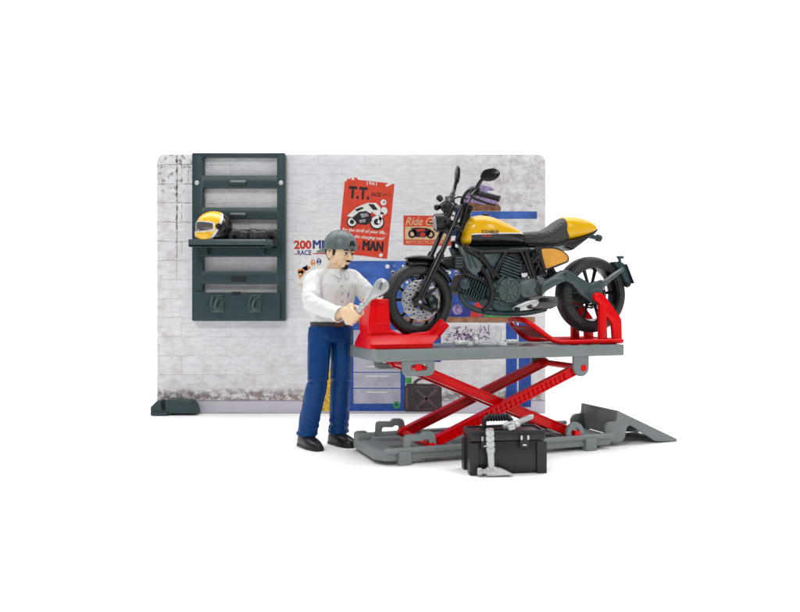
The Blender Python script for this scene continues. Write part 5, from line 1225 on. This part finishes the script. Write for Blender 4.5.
bm = BM(); plate(bm, rounded([(.0, .0), (TW, .0), (TW, TD), (.0, TD)], .12), [rounded([(.12, .12), (TW-.12, .12), (TW-.12, TD-.12), (.12, TD-.12)], .08)[::-1]], .07, .02, TOP(THt+.02)); obj('rim', bm, M['toolbox'], lid, ang=40)
for x0_, x1_ in ((-.03, .34), (.98, 1.12), (TW-.42, TW+.03)):
    bm = BM(); box(bm, x0_, x1_, -.05, .1, 0 if x1_ > 3 or x0_ < 0 else .05, hz-.03); obj('corner_post', bm, M['toolbox'], tbody, bev=.03)
for x0_ in (-.05,):
    for y0_, y1_ in ((-.02, .4), (TD-.42, TD+.02)):
        bm = BM(); box(bm, -.05, .12, y0_, y1_, 0, hz-.03); obj('corner_post', bm, M['toolbox'], tbody, bev=.03)
for x0_ in (.62, 2.35):
    bm = BM(); plate(bm, rounded([(x0_-.20, 1.16), (x0_+.20, 1.16), (x0_+.20, 1.70), (x0_-.20, 1.70)], .05), [], .10, .02, SIDE(-.06)); lt = obj('latch', bm, M['toolbox'], tbx, ang=40)
    for dx in (-.15, .15):
        bm = BM(); box(bm, x0_+dx-.045, x0_+dx+.045, -.17, -.1, 1.50, 1.68); obj('hinge_pin', bm, M['silver'], lt, bev=.01)
    bm = BM(); box(bm, x0_-.08, x0_+.08, -.13, -.1, 1.24, 1.30); obj('catch', bm, M['white'], lt, bev=.01)
# handle
h0, h1 = .78, 2.0; bm = BM(); hy_ = TD*.5
tube(bm, [(h0, hy_, THt-.02), (h0, hy_, THt+.42), (h0+.10, hy_, THt+.52), (h1-.10, hy_, THt+.52), (h1, hy_, THt+.42), (h1, hy_, THt-.02)], .11, 12); hnd = obj('handle', bm, M['black_soft'], tbx)
bm = BM(); k = h0+.14
while k < h1-.1: lathe(bm, [(0, 0), (.14, 0), (.175, .03), (.175, .07), (.14, .1), (0, .1)], (k, hy_, THt+.52), (1, 0, 0), 14); k += .125
bm = remesh(bm, .02, 0) if 0 else bm
obj('grip', bm, M['black_soft'], hnd)
bm = BM(); box(bm, h0-.15, h1+.15, hy_-.16, hy_+.16, THt-.01, THt+.06); obj('handle_base', bm, M['toolbox'], hnd, bev=.02)

# ------------------------------------------------------------------ hammer leaning on the toolbox
hh = G(491.5, 476.5); hz0 = .20
ht = W(489.8, 430, 31.75)
hmr = thing('hammer', 'silver claw hammer standing on its head, leaning against the toolbox front', 'hammer', origin=(hh.x, hh.y, 0))
base_ = Vector((hh.x, hh.y, hz0)); ax = (ht-base_).normalized(); ln = (ht-base_).length
bm = BM(); rg = []
prof = [(0, .13, .10), (.35, .13, .10), (.9, .155, .11), (1.0, .16, .11)]
tube(bm, [base_, base_+ax*.9], [.13, .145], 14, flat=.8)
lathe(bm, [(0, .85), (.17, .86)]+[q_ for k in range(4) for q_ in ((.185, .92+.24*k), (.185, 1.06+.24*k), (.145, 1.09+.24*k), (.145, 1.13+.24*k))]+[(.17, 1.88), (.15, ln-.06), (0, ln)], base_, ax, 18)
obj('handle', bm, M['silver'], hmr, ang=30)
bm = BM(); hx = Vector((1, .05, 0)).normalized()
lathe(bm, [(0, -.62), (.15, -.61), (.17, -.56), (.17, -.44), (.11, -.38), (.11, -.28), (.2, -.18), (.22, .1), (.2, .22), (0, .22)], base_+UP*.02, hx, 20)
c0 = base_+UP*.02
loft(bm, [[c0+hx*x+Vector((0, y*w_, 0))+UP*(z*h_+dz) for y, z in ((-1, -1), (1, -1), (1, 1), (-1, 1))] for x, w_, h_, dz in ((.12, .15, .17, 0), (.35, .16, .15, -.0), (.6, .18, .09, -.04), (.78, .17, .045, -.1), (.92, .14, .02, -.13))])
bm = remesh(bm, .025, 2); obj('head', bm, M['silver'], hmr, ang=60)

# ------------------------------------------------------------------ adjustable spanner lying on the toolbox lid
FBX = BOX
sp_ = thing('adjustable_spanner', 'small silver adjustable spanner lying on the toolbox lid, beside the handle', 'spanner', BOX, (2.35, .6, THt+.06))
m_ = BOX.inverted() @ BOX @ Matrix.Translation((2.0, .42, THt+.24)) @ Matrix.Rotation(R(24), 4, 'Z') @ Matrix.Rotation(R(-14), 4, 'Y')
bm = BM(); plate(bm, rounded([(.1, -.13), (1.1, -.10), (1.25, 0), (1.1, .10), (.1, .13)], .08), [rounded([(.45, -.045), (.95, -.04), (.95, .04), (.45, .045)], .03)[::-1]], .2, .05, m_); obj('handle', bm, M['silver'], sp_, ang=50)
bm = BM(); plate(bm, rounded([(.25, -.16), (.2, .22), (-.1, .32), (-.42, .28), (-.40, .10), (-.12, .08), (-.12, -.02), (0, -.2)], .07), [], .26, .05, m_); obj('jaw', bm, M['silver'], sp_, ang=50)
bm = BM(); plate(bm, rounded([(-.05, -.22), (-.05, -.06), (-.42, -.04), (-.46, -.24), (-.2, -.34)], .05), [], .22, .04, m_); obj('jaw', bm, M['silver'], sp_, ang=50)
bm = BM(); lathe(bm, [(0, -.12), (.1, -.12), (.12, -.08), (.12, .08), (.1, .12), (0, .12)], m_ @ Vector((.05, -.2, 0)), (1, .4, 0), 14); obj('thumb_wheel', bm, M['silver'], sp_)
# ------------------------------------------------------------------ tools lying on the deck
def deck_tool(name, label, catg, px_, py_, rot, build):
    p = L(px_, py_, .55); p.z = PZ+.03
    o = thing(name, label, catg, LIFT, (p.x, .55, p.z)); m = Matrix.Translation((p.x, .55, p.z)) @ Matrix.Rotation(R(rot), 4, 'Z') @ Matrix.Scale(1.22, 4)
    build(o, m)
def t1(o, m):
    bm = BM(); lathe(bm, [(0, -.62), (.1, -.6), (.15, -.5), (.15, .1), (.1, .16), (.09, .42), (0, .42)], m @ Vector((0, 0, .17)), m.to_3x3() @ Vector((1, 0, 0)), 16); obj('body', bm, M['silver'], o)
    bm = BM(); lathe(bm, [(0, -.13), (.2, -.12), (.24, -.05), (.24, .05), (.2, .12), (0, .13)], m @ Vector((.45, 0, .22)), m.to_3x3() @ Vector((1, 0, 0)), 20); obj('socket', bm, M['silver'], o)
    bm = BM(); lathe(bm, [(0, 0), (.07, 0), (.09, .12), (.06, .26), (0, .28)], m @ Vector((.45, 0, .36)), (0, 0, 1), 12); obj('knob', bm, M['silver'], o)
def t2(o, m):
    bm = BM(); plate(bm, rounded([(-.5, -.06), (.5, -.06), (.5, .06), (-.5, .06)], .03), [], .12, .03, m @ Matrix.Translation((0, 0, .1))); obj('shaft', bm, M['silver'], o, ang=50)
    for x, s in ((-.62, -1), (.62, 1)):
        bm = BM(); plate(bm, rounded([(x-s*.18, -.08), (x-s*.05, -.2), (x+s*.2, -.22), (x+s*.22, -.1), (x+s*.02, -.06), (x+s*.02, .06), (x+s*.22, .1), (x+s*.2, .22), (x-s*.05, .2), (x-s*.18, .08)], .04), [], .16, .03, m @ Matrix.Translation((0, 0, .11))); obj('jaw', bm, M['silver'], o, ang=50)
def t3(o, m):
    bm = BM(); lathe(bm, [(0, -.02), (.13, 0), (.15, .06), (.12, .12), (.14, .2), (.14, .62), (.11, .7), (0, .72)], m @ Vector((.1, 0, .17)), m.to_3x3() @ Vector((1, 0, 0)), 16); obj('handle', bm, M['silver'], o)
    bm = BM(); lathe(bm, [(0, -.72), (.03, -.7), (.06, -.62), (.05, -.55), (.05, .12), (0, .12)], m @ Vector((0, 0, .17)), m.to_3x3() @ Vector((1, 0, 0)), 12); obj('blade', bm, M['silver'], o)
deck_tool('socket_driver', 'short thick silver socket driver on the deck, nearest the front wheel clamp', 'socket driver', 465, 343, 4, t1)
deck_tool('open_end_wrench', 'flat silver open end wrench in the middle of the deck tools', 'wrench', 485.5, 346, -8, t2)
deck_tool('screwdriver', 'silver screwdriver on the deck, nearest the red stand handle', 'screwdriver', 503, 345, 8, t3)
